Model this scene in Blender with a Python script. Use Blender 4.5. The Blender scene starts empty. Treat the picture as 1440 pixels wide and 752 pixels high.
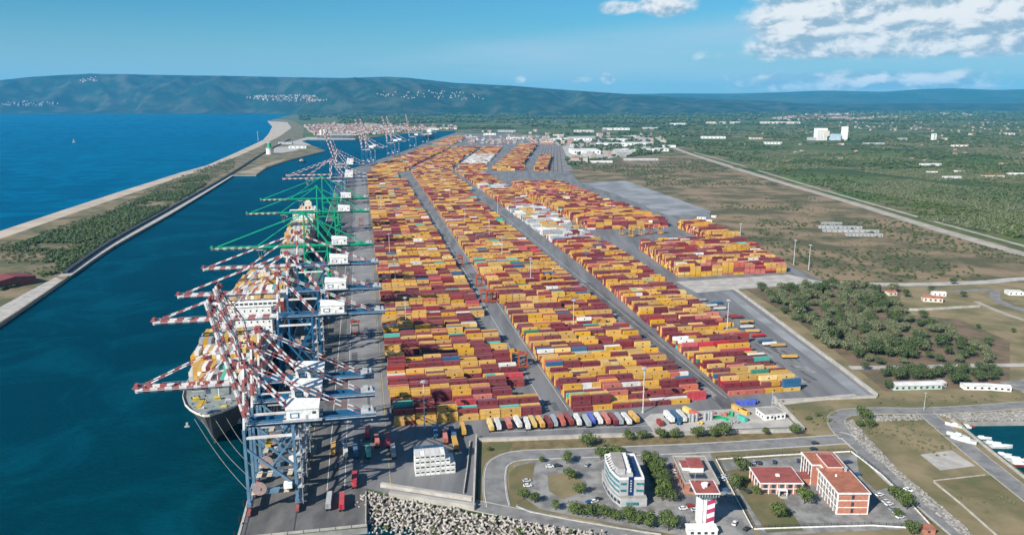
import bpy, math, random
import numpy as np
from mathutils import Vector, Matrix, noise
from mathutils.geometry import tessellate_polygon
R = math.radians
random.seed(7)
rng = np.random.default_rng(7)
SC = bpy.context.scene
COL = SC.collection

# ------------------------------------------------------------------ camera
CAMH = 186.0
FPX, HORY, CX, CY = 1080.0, 143.0, 720.0, 376.0       # focal length and horizon measured on the 1440 px photograph
PITCH = math.atan((CY - HORY) / FPX)
cam = bpy.data.cameras.new('camera')
cam.sensor_width = 36.0
cam.lens = FPX / 1440.0 * 36.0
cam.clip_start = 1.0
cam.clip_end = 90000.0
camo = bpy.data.objects.new('camera', cam)
COL.objects.link(camo)
camo.location = (0, 0, CAMH)
camo.rotation_euler = (math.pi / 2 - PITCH, 0, 0)
SC.camera = camo
SC.render.resolution_x, SC.render.resolution_y = 1024, 534

# ------------------------------------------------------------------ sun, sky, exposure
SUN_EL, SUN_AZ = R(34), R(224)                          # azimuth clockwise from +Y: behind the camera, to the left
sv = Vector((math.sin(SUN_AZ) * math.cos(SUN_EL), math.cos(SUN_AZ) * math.cos(SUN_EL), math.sin(SUN_EL)))
sun = bpy.data.lights.new('sun', 'SUN')
sun.energy = 5.0
sun.angle = R(0.53)
sun.color = (1.0, 0.945, 0.855)
suno = bpy.data.objects.new('sun', sun)
COL.objects.link(suno)
suno.rotation_euler = (-sv).to_track_quat('-Z', 'Y').to_euler()
SC.view_settings.view_transform = 'Standard'
SC.view_settings.look = 'None'
SC.view_settings.exposure = 0.65
SC.view_settings.gamma = 1.0
SC.view_settings.use_curve_mapping = False
SC.cycles.use_denoising = True
SC.cycles.max_bounces = 4
SC.cycles.diffuse_bounces = 2
SC.cycles.glossy_bounces = 2
SC.cycles.transmission_bounces = 1
SC.cycles.volume_bounces = 1
SC.cycles.use_adaptive_sampling = False
SC.cycles.caustics_reflective = False
SC.cycles.caustics_refractive = False

world = bpy.data.worlds.new('World')
SC.world = world
world.use_nodes = True
wt = world.node_tree
wt.nodes.clear()


class NB:
    """tiny node-expression helper"""
    def __init__(s, t): s.t = t
    def n(s, ty, **kw):
        nd = s.t.nodes.new(ty)
        for k, v in kw.items(): setattr(nd, k, v)
        return nd
    def put(s, sock, v):
        if isinstance(v, bpy.types.NodeSocket): s.t.links.new(v, sock)
        elif v is not None: sock.default_value = v
    def m(s, op, a, b=None, c=None, clamp=False):
        nd = s.n('ShaderNodeMath', operation=op, use_clamp=clamp)
        s.put(nd.inputs[0], a); s.put(nd.inputs[1], b)
        if c is not None: s.put(nd.inputs[2], c)
        return nd.outputs[0]
    def ss(s, v, a, b, lo=0.0, hi=1.0):
        nd = s.n('ShaderNodeMapRange', interpolation_type='SMOOTHSTEP')
        s.put(nd.inputs['Value'], v)
        nd.inputs['From Min'].default_value = a; nd.inputs['From Max'].default_value = b
        nd.inputs['To Min'].default_value = lo; nd.inputs['To Max'].default_value = hi
        return nd.outputs[0]
    def noise(s, vec, scale, detail=5.0, rough=0.55, dist=0.0):
        nd = s.n('ShaderNodeTexNoise')
        if vec is not None: s.put(nd.inputs['Vector'], vec)
        nd.inputs['Scale'].default_value = scale; nd.inputs['Detail'].default_value = detail
        nd.inputs['Roughness'].default_value = rough; nd.inputs['Distortion'].default_value = dist
        return nd.outputs[0]
    def xyz(s, x, y, z):
        nd = s.n('ShaderNodeCombineXYZ')
        s.put(nd.inputs[0], x); s.put(nd.inputs[1], y); s.put(nd.inputs[2], z)
        return nd.outputs[0]
    def mix(s, f, a, b, blend='MIX'):
        nd = s.n('ShaderNodeMix', data_type='RGBA', blend_type=blend)
        s.put(nd.inputs[0], f)
        for sock, v in ((nd.inputs[6], a), (nd.inputs[7], b)):
            if isinstance(v, tuple) and len(v) == 3: v = v + (1.0,)
            s.put(sock, v)
        return nd.outputs[2]


w = NB(wt)
sky = w.n('ShaderNodeTexSky', sky_type='NISHITA', sun_disc=False)
sky.sun_elevation = SUN_EL
sky.sun_rotation = SUN_AZ
sky.altitude = 180.0
sky.air_density = 1.25
sky.dust_density = 0.6
sky.ozone_density = 3.0
bg = w.n('ShaderNodeBackground')
wt.links.new(w.mix(1.0, sky.outputs[0], (0.30, 0.72, 1.0), 'MULTIPLY'), bg.inputs[0])
bg.inputs[1].default_value = 0.068
tc = w.n('ShaderNodeTexCoord')
sp = w.n('ShaderNodeSeparateXYZ')
wt.links.new(tc.outputs['Generated'], sp.inputs[0])
az = w.m('ARCTAN2', sp.outputs[0], sp.outputs[1])
el = w.m('ARCSINE', sp.outputs[2])
pv = w.xyz(w.m('MULTIPLY', az, 13.0), w.m('MULTIPLY', el, 25.0), 3.1)
pv2 = w.xyz(w.m('ADD', w.m('MULTIPLY', az, 13.0), -0.12), w.m('ADD', w.m('MULTIPLY', el, 25.0), 0.20), 3.1)
n1 = w.noise(pv, 1.25, 9.0, 0.60, 0.25)
n2 = w.noise(pv2, 1.25, 9.0, 0.60, 0.25)


def blob(a0, e0, ra, re):
    dx = w.m('DIVIDE', w.m('SUBTRACT', az, a0), ra)
    dy = w.m('DIVIDE', w.m('SUBTRACT', el, e0), re)
    d = w.m('ADD', w.m('MULTIPLY', dx, dx), w.m('MULTIPLY', dy, dy))
    return w.ss(d, 0.0, 1.0, 1.0, 0.0)


edge = w.m('ADD', az, w.m('MULTIPLY', w.noise(pv, 0.6, 3.0), 0.16))
bank = w.m('MULTIPLY', w.ss(edge, 0.285, 0.40), w.m('MULTIPLY', w.ss(el, 0.036, 0.058), w.ss(el, 0.26, 0.62, 1.0, 0.25)))
low = w.m('MULTIPLY', w.m('MULTIPLY', w.ss(az, 0.14, 0.34), w.ss(az, 0.50, 0.62, 1.0, 0.0)), w.m('MULTIPLY', w.ss(el, 0.004, 0.018), w.ss(el, 0.028, 0.046, 1.0, 0.0)))
cov = w.m('MULTIPLY', bank, 0.80)
cov = w.m('ADD', cov, w.m('MULTIPLY', low, 0.62))
for a0, e0, ra, re in ((0.192, 0.113, 0.062, 0.020), (0.126, 0.112, 0.034, 0.014), (0.120, 0.0275, 0.015, 0.012), (0.087, 0.026, 0.024, 0.007), (0.01, 0.027, 0.012, 0.007), (-0.535, 0.112, 0.035, 0.010), (-0.60, 0.125, 0.05, 0.014), (-1.5, 0.2, 0.3, 0.06), (1.9, 0.25, 0.5, 0.08), (2.8, 0.3, 0.4, 0.08)):
    cov = w.m('ADD', cov, w.m('MULTIPLY', blob(a0, e0, ra, re), 0.60))
dens = w.m('SUBTRACT', w.m('ADD', n1, cov), 0.80)
alpha = w.m('MULTIPLY', w.ss(dens, -0.04, 0.42), 0.94)
lit = w.ss(w.m('ADD', w.m('SUBTRACT', n1, n2), w.m('MULTIPLY', w.ss(el, 0.045, 0.075), 0.05)), -0.07, 0.13)
ccol = w.mix(lit, (0.34, 0.47, 0.58), (0.93, 0.93, 0.92))
cbg = w.n('ShaderNodeBackground')
wt.links.new(ccol, cbg.inputs[0])
cbg.inputs[1].default_value = 0.64
# thin veil of high cloud, rising towards the right
line = w.m('ADD', w.m('MULTIPLY', az, 0.075), 0.088)
veil = w.m('MULTIPLY', w.ss(w.m('SUBTRACT', line, el), -0.006, 0.03), w.ss(az, -0.55, 0.05))
veil = w.m('MULTIPLY', veil, w.ss(w.noise(w.xyz(w.m('MULTIPLY', az, 3.0), w.m('MULTIPLY', el, 22.0), 0.0), 1.2, 5.0), 0.25, 0.70, 0.42, 0.82))
veil = w.m('MAXIMUM', veil, w.ss(el, 0.0, 0.115, 0.62, 0.0))
vbg = w.n('ShaderNodeBackground')
vbg.inputs[0].default_value = (0.42, 0.60, 0.74, 1)
vbg.inputs[1].default_value = 0.66
mx1 = w.n('ShaderNodeMixShader')
w.put(mx1.inputs[0], veil); wt.links.new(bg.outputs[0], mx1.inputs[1]); wt.links.new(vbg.outputs[0], mx1.inputs[2])
mx2 = w.n('ShaderNodeMixShader')
w.put(mx2.inputs[0], alpha); wt.links.new(mx1.outputs[0], mx2.inputs[1]); wt.links.new(cbg.outputs[0], mx2.inputs[2])
wo = w.n('ShaderNodeOutputWorld')
wt.links.new(mx2.outputs[0], wo.inputs[0])

# ------------------------------------------------------------------ survey helpers
CP, SP = math.cos(PITCH), math.sin(PITCH)


def at(x, y, z=0.0):
    """ground point (height z) that was read off the photograph at pixel x, y"""
    a, b = (x - CX) / FPX, -(y - CY) / FPX
    d = (a, CP + b * SP, -SP + b * CP)
    t = (z - CAMH) / d[2]
    return Vector((d[0] * t, d[1] * t, z))


def P(*pts): return [at(x, y) for x, y in pts]


YROT = R(11.0)                                           # the yard is turned 11 degrees against the view
UX, UY = math.cos(YROT), math.sin(YROT)
ORG = at(548, 600)


def Y(u, v, z=0.0): return Vector((ORG.x + u * UX - v * UY, ORG.y + u * UY + v * UX, z))


def uv(p):
    dx, dy = p.x - ORG.x, p.y - ORG.y
    return dx * UX + dy * UY, -dx * UY + dy * UX


def onframe(p, mx=0.0):
    F = p.y * CP - (p.z - CAMH) * SP
    if F < 1: return False
    U = p.y * SP + (p.z - CAMH) * CP
    sx, sy = CX + FPX * p.x / F, CY - FPX * U / F
    return -mx <= sx <= 1440 + mx and -mx <= sy <= 752 + mx


# ------------------------------------------------------------------ materials
MATS = {}


def mat(name, col, col2=None, scale=0.3, rough=0.8, spec=0.25, metal=0.0, island=0.0, detail=4.0, coords='pos', bump=0.0, bscale=2.0, lo=0.38, hi=0.62, stretch=None, dust=0.0):
    if name in MATS: return MATS[name]
    m = bpy.data.materials.new(name)
    m.use_nodes = True
    t = m.node_tree
    b = NB(t)
    bs = t.nodes['Principled BSDF']
    bs.inputs['Roughness'].default_value = rough
    bs.inputs['Specular IOR Level'].default_value = spec
    bs.inputs['Metallic'].default_value = metal
    if col2 is None: col2 = tuple(c * 0.78 for c in col)
    if coords == 'pos': vec = b.n('ShaderNodeNewGeometry').outputs['Position']
    else: vec = b.n('ShaderNodeTexCoord').outputs['Object']
    if stretch:
        mp = b.n('ShaderNodeMapping')
        mp.inputs['Scale'].default_value = stretch
        mp.inputs['Rotation'].default_value = (0, 0, -YROT)
        t.links.new(vec, mp.inputs[0]); vec = mp.outputs[0]
    f = b.ss(b.noise(vec, scale, detail, 0.6), lo, hi)
    c = b.mix(f, col, col2)
    if island:
        g = b.n('ShaderNodeNewGeometry').outputs['Random Per Island']
        oi = b.n('ShaderNodeObjectInfo').outputs['Random']
        g = b.m('FRACT', b.m('ADD', g, oi))
        k = b.m('ADD', b.m('MULTIPLY', g, 2 * island), 1.0 - island)
        hs = b.n('ShaderNodeHueSaturation')
        b.put(hs.inputs['Value'], k)
        b.put(hs.inputs['Saturation'], b.m('ADD', b.m('MULTIPLY', b.m('FRACT', b.m('MULTIPLY', g, 7.31)), 0.22), 0.80))
        b.put(hs.inputs['Color'], c)
        c = hs.outputs[0]
    if dust:
        ge = b.n('ShaderNodeNewGeometry')
        sn = b.n('ShaderNodeSeparateXYZ')
        t.links.new(ge.outputs['Normal'], sn.inputs[0])
        up = b.m('MULTIPLY', b.ss(sn.outputs[2], 0.5, 0.9), b.ss(b.noise(vec, 0.9, 5.0, 0.7), 0.30, 0.70, dust * 0.4, dust * 1.6))
        c = b.mix(up, c, (0.30, 0.245, 0.19))
        st_ = b.ss(b.noise(vec, 1.6, 6.0, 0.75), 0.55, 0.75, 0.0, 0.35)
        c = b.mix(st_, c, (0.16, 0.085, 0.05))
    t.links.new(c, bs.inputs['Base Color'])
    if bump:
        bp = b.n('ShaderNodeBump')
        bp.inputs['Strength'].default_value = bump
        bp.inputs['Distance'].default_value = 0.5
        t.links.new(b.noise(vec, bscale, 4.0), bp.inputs['Height'])
        t.links.new(bp.outputs[0], bs.inputs['Normal'])
    MATS[name] = m
    return m


# ------------------------------------------------------------------ mesh builder
BOXF = ((0, 3, 2, 1), (4, 5, 6, 7), (0, 1, 5, 4), (1, 2, 6, 5), (2, 3, 7, 6), (3, 0, 4, 7))


class MB:
    def __init__(s): s.v, s.f, s.m = [], [], []
    def add(s, vs, fs, mi=0):
        k = len(s.v)
        s.v.extend([tuple(p) for p in vs])
        for f in fs:
            s.f.append(tuple(i + k for i in f)); s.m.append(mi)
        return s
    def box(s, c, d, rz=0.0, mi=0):
        """box with centre of its base at c, size d"""
        hx, hy, h = d[0] / 2, d[1] / 2, d[2]
        co, si = math.cos(rz), math.sin(rz)
        vs = []
        for z in (0, h):
            for x, y in ((-hx, -hy), (hx, -hy), (hx, hy), (-hx, hy)):
                vs.append((c[0] + x * co - y * si, c[1] + x * si + y * co, c[2] + z))
        return s.add(vs, BOXF, mi)
    def bb(s, x0, x1, y0, y1, z0, z1, mi=0):
        return s.box(((x0 + x1) / 2, (y0 + y1) / 2, z0), (x1 - x0, y1 - y0, z1 - z0), 0, mi)
    def beam(s, p, q, wd, ht=None, mi=0, seg=None, taper=1.0):
        p, q = Vector(p), Vector(q)
        ht = wd if ht is None else ht
        d = (q - p)
        L = d.length
        d = d / L
        up = Vector((0, 0, 1)) if abs(d.z) < 0.95 else Vector((0, 1, 0))
        sd = d.cross(up).normalized()
        up = sd.cross(d)
        n = seg if seg else 1
        for i in range(n):
            a, b = p + d * (L * i / n), p + d * (L * (i + 1) / n)
            ka = 1 + (taper - 1) * i / n; kb = 1 + (taper - 1) * (i + 1) / n
            vs = []
            for o, k in ((a, ka), (b, kb)):
                for x, y in ((-1, -1), (1, -1), (1, 1), (-1, 1)):
                    vs.append(o + sd * (x * wd / 2 * k) + up * (y * ht / 2 * k))
            s.add(vs, BOXF, (i % 2) if seg else mi)
        return s
    def cyl(s, p, q, r0, r1=None, n=10, mi=0, cap=True):
        p, q = Vector(p), Vector(q)
        r1 = r0 if r1 is None else r1
        d = (q - p).normalized()
        up = Vector((0, 0, 1)) if abs(d.z) < 0.95 else Vector((0, 1, 0))
        sd = d.cross(up).normalized(); up = sd.cross(d)
        vs = []
        for o, r in ((p, r0), (q, r1)):
            for i in range(n):
                a = 2 * math.pi * i / n
                vs.append(o + sd * (math.cos(a) * r) + up * (math.sin(a) * r))
        fs = [(i, (i + 1) % n, n + (i + 1) % n, n + i) for i in range(n)]
        if cap: fs += [tuple(range(n - 1, -1, -1)), tuple(range(n, 2 * n))]
        return s.add(vs, fs, mi)
    def prism(s, poly, z0, z1, mi=0, mt=None):
        """vertical prism over a 2-D outline"""
        n = len(poly)
        vs = [(p[0], p[1], z0) for p in poly] + [(p[0], p[1], z1) for p in poly]
        s.add(vs, [(i, (i + 1) % n, n + (i + 1) % n, n + i) for i in range(n)], mi)
        tri = tessellate_polygon([[Vector((p[0], p[1], 0)) for p in poly]])
        s.add([(p[0], p[1], z1) for p in poly], [tuple(t) for t in tri], mi if mt is None else mt)
        return s
    def loft(s, rings, mi=0, closed=True, caps=True):
        n = len(rings[0])
        vs = [p for r in rings for p in r]
        fs = []
        for i in range(len(rings) - 1):
            for j in range(n if closed else n - 1):
                a, b = i * n + j, i * n + (j + 1) % n
                fs.append((a, b, b + n, a + n))
        if caps: fs += [tuple(range(n - 1, -1, -1)), tuple(range((len(rings) - 1) * n, len(rings) * n))]
        return s.add(vs, fs, mi)
    def mesh(s, name, mats, smooth=False):
        me = bpy.data.meshes.new(name)
        me.from_pydata(s.v, [], s.f)
        for m in (mats if isinstance(mats, (list, tuple)) else [mats]): me.materials.append(m)
        if max(s.m, default=0): me.polygons.foreach_set('material_index', s.m)
        if smooth: me.polygons.foreach_set('use_smooth', [True] * len(s.f))
        me.validate(); me.update()
        return me
    def build(s, name, mats, parent=None, smooth=False):
        return link(name, s.mesh(name, mats, smooth), parent)


def link(name, me, parent=None, loc=None, rz=None):
    o = bpy.data.objects.new(name, me)
    COL.objects.link(o)
    if parent is not None: o.parent = parent
    if loc is not None: o.location = loc
    if rz is not None: o.rotation_euler = (0, 0, rz)
    return o


def tag(o, label, cat, group=None, kind=None):
    o['label'] = label; o['category'] = cat
    if group: o['group'] = group
    if kind: o['kind'] = kind
    return o


def thing(name, label, cat, loc=(0, 0, 0), rz=0.0, group=None):
    o = link(name, None, None, loc, rz)
    o.empty_display_size = 1.0
    return tag(o, label, cat, group)


def struct(o):
    o['kind'] = 'structure'
    return o


def copy_tree(o, parent=None):
    c = o.copy()
    COL.objects.link(c)
    c.parent = parent
    for ch in o.children: copy_tree(ch, c)
    return c


def tess(outline, holes=()):
    pl = [[Vector((p[0], p[1], 0)) for p in outline]] + [[Vector((p[0], p[1], 0)) for p in h] for h in holes]
    pts = [p for l in pl for p in l]
    return pts, [tuple(t) for t in tessellate_polygon(pl)]


def sheet(name, pts, z, m, parent=None):
    ps, tr = tess(pts)
    mb = MB()
    fs = []
    for t in tr:
        a, b, c = (ps[i] for i in t)
        fs.append(t if (b - a).cross(c - a).z > 0 else (t[0], t[2], t[1]))
    mb.add([(p.x, p.y, z) for p in ps], fs)
    o = mb.build(name, m, parent)
    if parent is None: struct(o)
    return o


def offset_line(pts, off):
    out = []
    for i, p in enumerate(pts):
        a = pts[max(0, i - 1)]; b = pts[min(len(pts) - 1, i + 1)]
        d = Vector((b[0] - a[0], b[1] - a[1])).normalized()
        out.append(Vector((p[0] - d.y * off, p[1] + d.x * off, 0)))
    return out


def smooth_line(pts, n=6):
    out = []
    for i in range(len(pts) - 1):
        p0, p1, p2, p3 = pts[max(0, i - 1)], pts[i], pts[i + 1], pts[min(len(pts) - 1, i + 2)]
        for k in range(n):
            t = k / n
            out.append(0.5 * ((2 * p1) + (p2 - p0) * t + (2 * p0 - 5 * p1 + 4 * p2 - p3) * t * t + (3 * p1 - p0 - 3 * p2 + p3) * t ** 3))
    out.append(pts[-1])
    return out


def strip(name, pts, wd, z, m, parent=None, off=0.0):
    a, b = offset_line(pts, off + wd / 2), offset_line(pts, off - wd / 2)
    n = len(pts)
    mb = MB()
    mb.add([(p.x, p.y, z) for p in a + b], [(i, n + i, n + i + 1, i + 1) for i in range(n - 1)])
    o = mb.build(name, m, parent)
    if parent is None: struct(o)
    return o


def wall(name, pts, th, h, m, label, cat='wall', z0=0.0, cap=None, group=None):
    a, b = offset_line(pts, th / 2), offset_line(pts, -th / 2)
    n = len(pts)
    rings = [[(a[i].x, a[i].y, z0), (b[i].x, b[i].y, z0), (b[i].x, b[i].y, z0 + h), (a[i].x, a[i].y, z0 + h)] for i in range(n)]
    o = MB().loft(rings).build(name, m)
    tag(o, label, cat, group)
    if cap:
        a, b = offset_line(pts, th / 2 + 0.12), offset_line(pts, -th / 2 - 0.12)
        rings = [[(a[i].x, a[i].y, z0 + h), (b[i].x, b[i].y, z0 + h), (b[i].x, b[i].y, z0 + h + 0.18), (a[i].x, a[i].y, z0 + h + 0.18)] for i in range(n)]
        MB().loft(rings).build('coping', cap, o)
    return o


def inside(p, poly):
    x, y = p[0], p[1]
    c = False
    j = len(poly) - 1
    for i in range(len(poly)):
        xi, yi, xj, yj = poly[i][0], poly[i][1], poly[j][0], poly[j][1]
        if (yi > y) != (yj > y) and x < (xj - xi) * (y - yi) / (yj - yi) + xi: c = not c
        j = i
    return c


def rand_in(poly, n, r=random):
    xs = [p[0] for p in poly]; ys = [p[1] for p in poly]
    out = []
    while len(out) < n:
        p = Vector((r.uniform(min(xs), max(xs)), r.uniform(min(ys), max(ys)), 0))
        if inside(p, poly): out.append(p)
    return out


ORD = ['first', 'second', 'third', 'fourth', 'fifth', 'sixth', 'seventh', 'eighth', 'ninth', 'tenth', 'eleventh', 'twelfth', 'thirteenth', 'fourteenth', 'fifteenth', 'sixteenth', 'seventeenth', 'eighteenth', 'nineteenth', 'twentieth', 'twenty-first', 'twenty-second', 'twenty-third', 'twenty-fourth', 'twenty-fifth', 'twenty-sixth', 'twenty-seventh', 'twenty-eighth', 'twenty-ninth', 'thirtieth', 'thirty-first', 'thirty-second', 'thirty-third', 'thirty-fourth', 'thirty-fifth', 'thirty-sixth', 'thirty-seventh', 'thirty-eighth', 'thirty-ninth', 'fortieth']

# ------------------------------------------------------------------ ground, water, hills
def water_mat(name, deep, shallow, scale):
    m = bpy.data.materials.new(name)
    m.use_nodes = True
    t = m.node_tree; b = NB(t)
    bs = t.nodes['Principled BSDF']
    pos = b.n('ShaderNodeNewGeometry').outputs['Position']
    big = b.ss(b.noise(pos, 0.0012, 4.0, 0.6, 0.4), 0.35, 0.68)
    wind = b.ss(b.noise(pos, 0.012, 6.0, 0.65, 0.8), 0.42, 0.66)
    c = b.mix(big, deep, shallow)
    c = b.mix(b.m('MULTIPLY', wind, 0.6), c, tuple(q * 1.7 for q in shallow))
    t.nodes.remove(bs)
    df = b.n('ShaderNodeBsdfDiffuse'); t.links.new(c, df.inputs['Color'])
    gl = b.n('ShaderNodeBsdfGlossy'); gl.inputs['Roughness'].default_value = 0.22; gl.inputs['Color'].default_value = (0.20, 0.70, 1.0, 1)
    lw = b.n('ShaderNodeLayerWeight')
    fac = b.m('ADD', b.m('MULTIPLY', b.m('POWER', lw.outputs['Facing'], 4.0), 0.26), 0.025)
    ms = b.n('ShaderNodeMixShader'); b.put(ms.inputs[0], fac); t.links.new(df.outputs[0], ms.inputs[1]); t.links.new(gl.outputs[0], ms.inputs[2])
    t.links.new(ms.outputs[0], t.nodes['Material Output'].inputs['Surface'])
    bp = b.n('ShaderNodeBump')
    bp.inputs['Strength'].default_value = 0.8
    bp.inputs['Distance'].default_value = 0.9
    mp = b.n('ShaderNodeMapping'); mp.inputs['Scale'].default_value = (1, 1.9, 1); mp.inputs['Rotation'].default_value = (0, 0, 0.5)
    t.links.new(pos, mp.inputs[0])
    t.links.new(b.noise(mp.outputs[0], scale, 5.0, 0.62, 0.3), bp.inputs['Height'])
    t.links.new(bp.outputs[0], df.inputs['Normal']); t.links.new(bp.outputs[0], gl.inputs['Normal'])
    return m


WATER_Z = -3.0
SEA = water_mat('sea_water', (0.0004, 0.060, 0.120), (0.0004, 0.082, 0.150), 0.11)
HARB = water_mat('harbour_water', (0.0003, 0.025, 0.034), (0.0005, 0.036, 0.050), 0.16)
sheet('sea', [(-32000, -4000), (32000, -4000), (32000, 29500), (-32000, 29500)], WATER_Z, SEA)


def field_mat():
    m = bpy.data.materials.new('farmland')
    m.use_nodes = True
    t = m.node_tree; b = NB(t)
    bs = t.nodes['Principled BSDF']
    bs.inputs['Roughness'].default_value = 0.9
    bs.inputs['Specular IOR Level'].default_value = 0.1
    pos = b.n('ShaderNodeNewGeometry').outputs['Position']
    vo = b.n('ShaderNodeTexVoronoi', distance='CHEBYCHEV')
    vo.inputs['Scale'].default_value = 0.0055
    mp = b.n('ShaderNodeMapping'); mp.inputs['Rotation'].default_value = (0, 0, 0.35); mp.inputs['Scale'].default_value = (1, 1.7, 1)
    t.links.new(pos, mp.inputs[0]); t.links.new(mp.outputs[0], vo.inputs['Vector'])
    cr = b.n('ShaderNodeValToRGB')
    cr.color_ramp.interpolation = 'CONSTANT'
    e = cr.color_ramp.elements
    cols = [(0.0, (0.080, 0.105, 0.040)), (0.20, (0.115, 0.135, 0.050)), (0.36, (0.058, 0.085, 0.032)), (0.50, (0.165, 0.150, 0.075)), (0.64, (0.085, 0.125, 0.038)), (0.76, (0.240, 0.190, 0.120)), (0.88, (0.110, 0.160, 0.045))]
    e[0].position = 0; e[0].color = cols[0][1] + (1,)
    e[1].position = cols[1][0]; e[1].color = cols[1][1] + (1,)
    for p, c in cols[2:]:
        k = e.new(p); k.color = c + (1,)
    sx = b.n('ShaderNodeSeparateColor'); t.links.new(vo.outputs['Color'], sx.inputs[0])
    t.links.new(sx.outputs[0], cr.inputs[0])
    n = b.ss(b.noise(pos, 0.02, 8.0, 0.7), 0.35, 0.65)
    c = b.mix(b.m('MULTIPLY', n, 0.7), cr.outputs[0], (0.034, 0.062, 0.022))
    t.links.new(c, bs.inputs['Base Color'])
    return m


FARM = field_mat()
CONC = mat('quay_concrete', (0.30, 0.29, 0.27), (0.22, 0.215, 0.20), 0.15)
QUAY_V0 = -107.0
coast = P((0, 159.6), (150, 159.6), (300, 159.3), (400, 159.0), (414, 160.6), (402, 163.5), (386, 167.5), (376, 170.5), (383, 178), (378, 188), (370, 197), (353, 205), (320, 220), (290, 233), (253, 243), (215, 255), (167, 270), (90, 295), (0, 325))
spit_out = [Y(-525, 560), Y(-500, 300), Y(-420, 150), Y(-330, 130), Y(-316, 200)]
harb = P((0, 455), (40, 428), (88, 395), (95, 389), (160, 345), (240, 300), (300, 263), (326, 246), (360, 246), (376, 235), (410, 224), (458, 212), (440, 205), (424, 198.5), (434, 196.5), (500, 196), (540, 191), (580, 187.5), (612, 185), (640, 184), (640, 187), (623, 192), (572, 211), (528, 226), (497, 236.5))
near = [Y(-70, 1660), Y(-70, QUAY_V0), Y(-14, QUAY_V0 - 1), Y(-13.5, -74)]
shore = P((560, 704), (640, 718), (700, 729), (780, 741), (850, 752)) + [Vector((150, 262, 0)), Vector((420, 205, 0)), Vector((900, 120, 0)), Vector((3000, -300, 0))]
outline = [Vector((-30000, 14500, 0)), Vector((-15000, 13200, 0)), Vector((-10500, 12600, 0))] + coast + spit_out + harb + near + shore + [Vector((12000, -1500, 0)), Vector((30000, -1500, 0)), Vector((30000, 29000, 0)), Vector((-30000, 29000, 0))]
basin = P((1352, 592.5), (1362, 604), (1400, 634), (1440, 665), (1560, 752)) + [Vector((430, 330, 0)), Vector((520, 420, 0))] + P((1640, 585), (1440, 591.5))
ps, tr = tess(outline, [basin])
mb = MB()
fs = []
for t_ in tr:
    a, b_, c = (ps[i] for i in t_)
    fs.append(t_ if (b_ - a).cross(c - a).z > 0 else (t_[0], t_[2], t_[1]))
mb.add([(p.x, p.y, 0) for p in ps], fs, 0)
for lp in (outline, basin):
    n = len(lp)
    mb.add([(p.x, p.y, 0) for p in lp] + [(p.x, p.y, -6) for p in lp], [(i, (i + 1) % n, n + (i + 1) % n, n + i) for i in range(n)], 1)
struct(mb.build('ground', [FARM, CONC]))
# harbour channel and basin: calmer, greener water than the open sea
sheet('harbour_water', harb + near[:2] + [Y(-14, QUAY_V0 - 1), Y(-14, -300), Y(-330, -300), Y(-325, 130)], WATER_Z + 0.06, HARB)
sheet('marina_water', basin, WATER_Z + 0.06, HARB)
sheet('bay_water', [Y(-13, -300), Y(-13, -60)] + shore[:-1] + [Vector((900, -200, 0))], WATER_Z + 0.09, HARB)

SAND = mat('beach_sand', (0.46, 0.38, 0.30), (0.36, 0.30, 0.24), 0.02, 0.95)
DUNE = mat('dune_ground', (0.22, 0.165, 0.10), (0.085, 0.090, 0.042), 0.022, 0.95, detail=8)
DRY = mat('dry_scrub_ground', (0.230, 0.165, 0.100), (0.085, 0.080, 0.040), 0.014, 0.95, detail=9, lo=0.40, hi=0.60)
GRASS = mat('dry_grass', (0.245, 0.190, 0.108), (0.125, 0.115, 0.055), 0.028, 0.95, detail=9, lo=0.36, hi=0.64)
OLIVE = mat('olive_grass', (0.100, 0.105, 0.042), (0.16, 0.125, 0.065), 0.06, 0.95, detail=7)
ASPH = mat('yard_asphalt', (0.185, 0.184, 0.186), (0.115, 0.115, 0.118), 0.09, 0.85, detail=9, stretch=(1, 0.10, 1), lo=0.34, hi=0.70)
QUAYA = mat('quay_asphalt', (0.145, 0.138, 0.132), (0.075, 0.073, 0.073), 0.10, 0.85, detail=9, stretch=(1, 0.3, 1), lo=0.34, hi=0.68)
ROADM = mat('road_asphalt', (0.225, 0.218, 0.21), (0.145, 0.142, 0.138), 0.14, 0.9, detail=9, lo=0.34, hi=0.70)
LOTM = mat('lot_asphalt', (0.265, 0.255, 0.24), (0.150, 0.145, 0.14), 0.10, 0.9, detail=6)
DIRT = mat('dirt_road', (0.38, 0.335, 0.28), (0.28, 0.25, 0.21), 0.05, 0.95, detail=6)
PALE = mat('pale_concrete', (0.42, 0.39, 0.35), (0.31, 0.29, 0.265), 0.10, 0.9, detail=7)
GREYLOT = mat('grey_lot', (0.27, 0.275, 0.28), (0.17, 0.175, 0.18), 0.02, 0.9, detail=7)
WALLC = mat('wall_concrete', (0.44, 0.41, 0.37), (0.33, 0.31, 0.28), 0.25, 0.9, detail=6)
SEAWALL = mat('seawall_dark', (0.055, 0.062, 0.07), (0.035, 0.04, 0.045), 0.1, 0.9)
WHITEP = mat('white_paint', (0.78, 0.77, 0.74), (0.62, 0.61, 0.58), 0.4, 0.7)
ROCKM = mat('rock', (0.34, 0.32, 0.29), (0.22, 0.205, 0.185), 0.6, 0.9, island=0.3)

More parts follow.
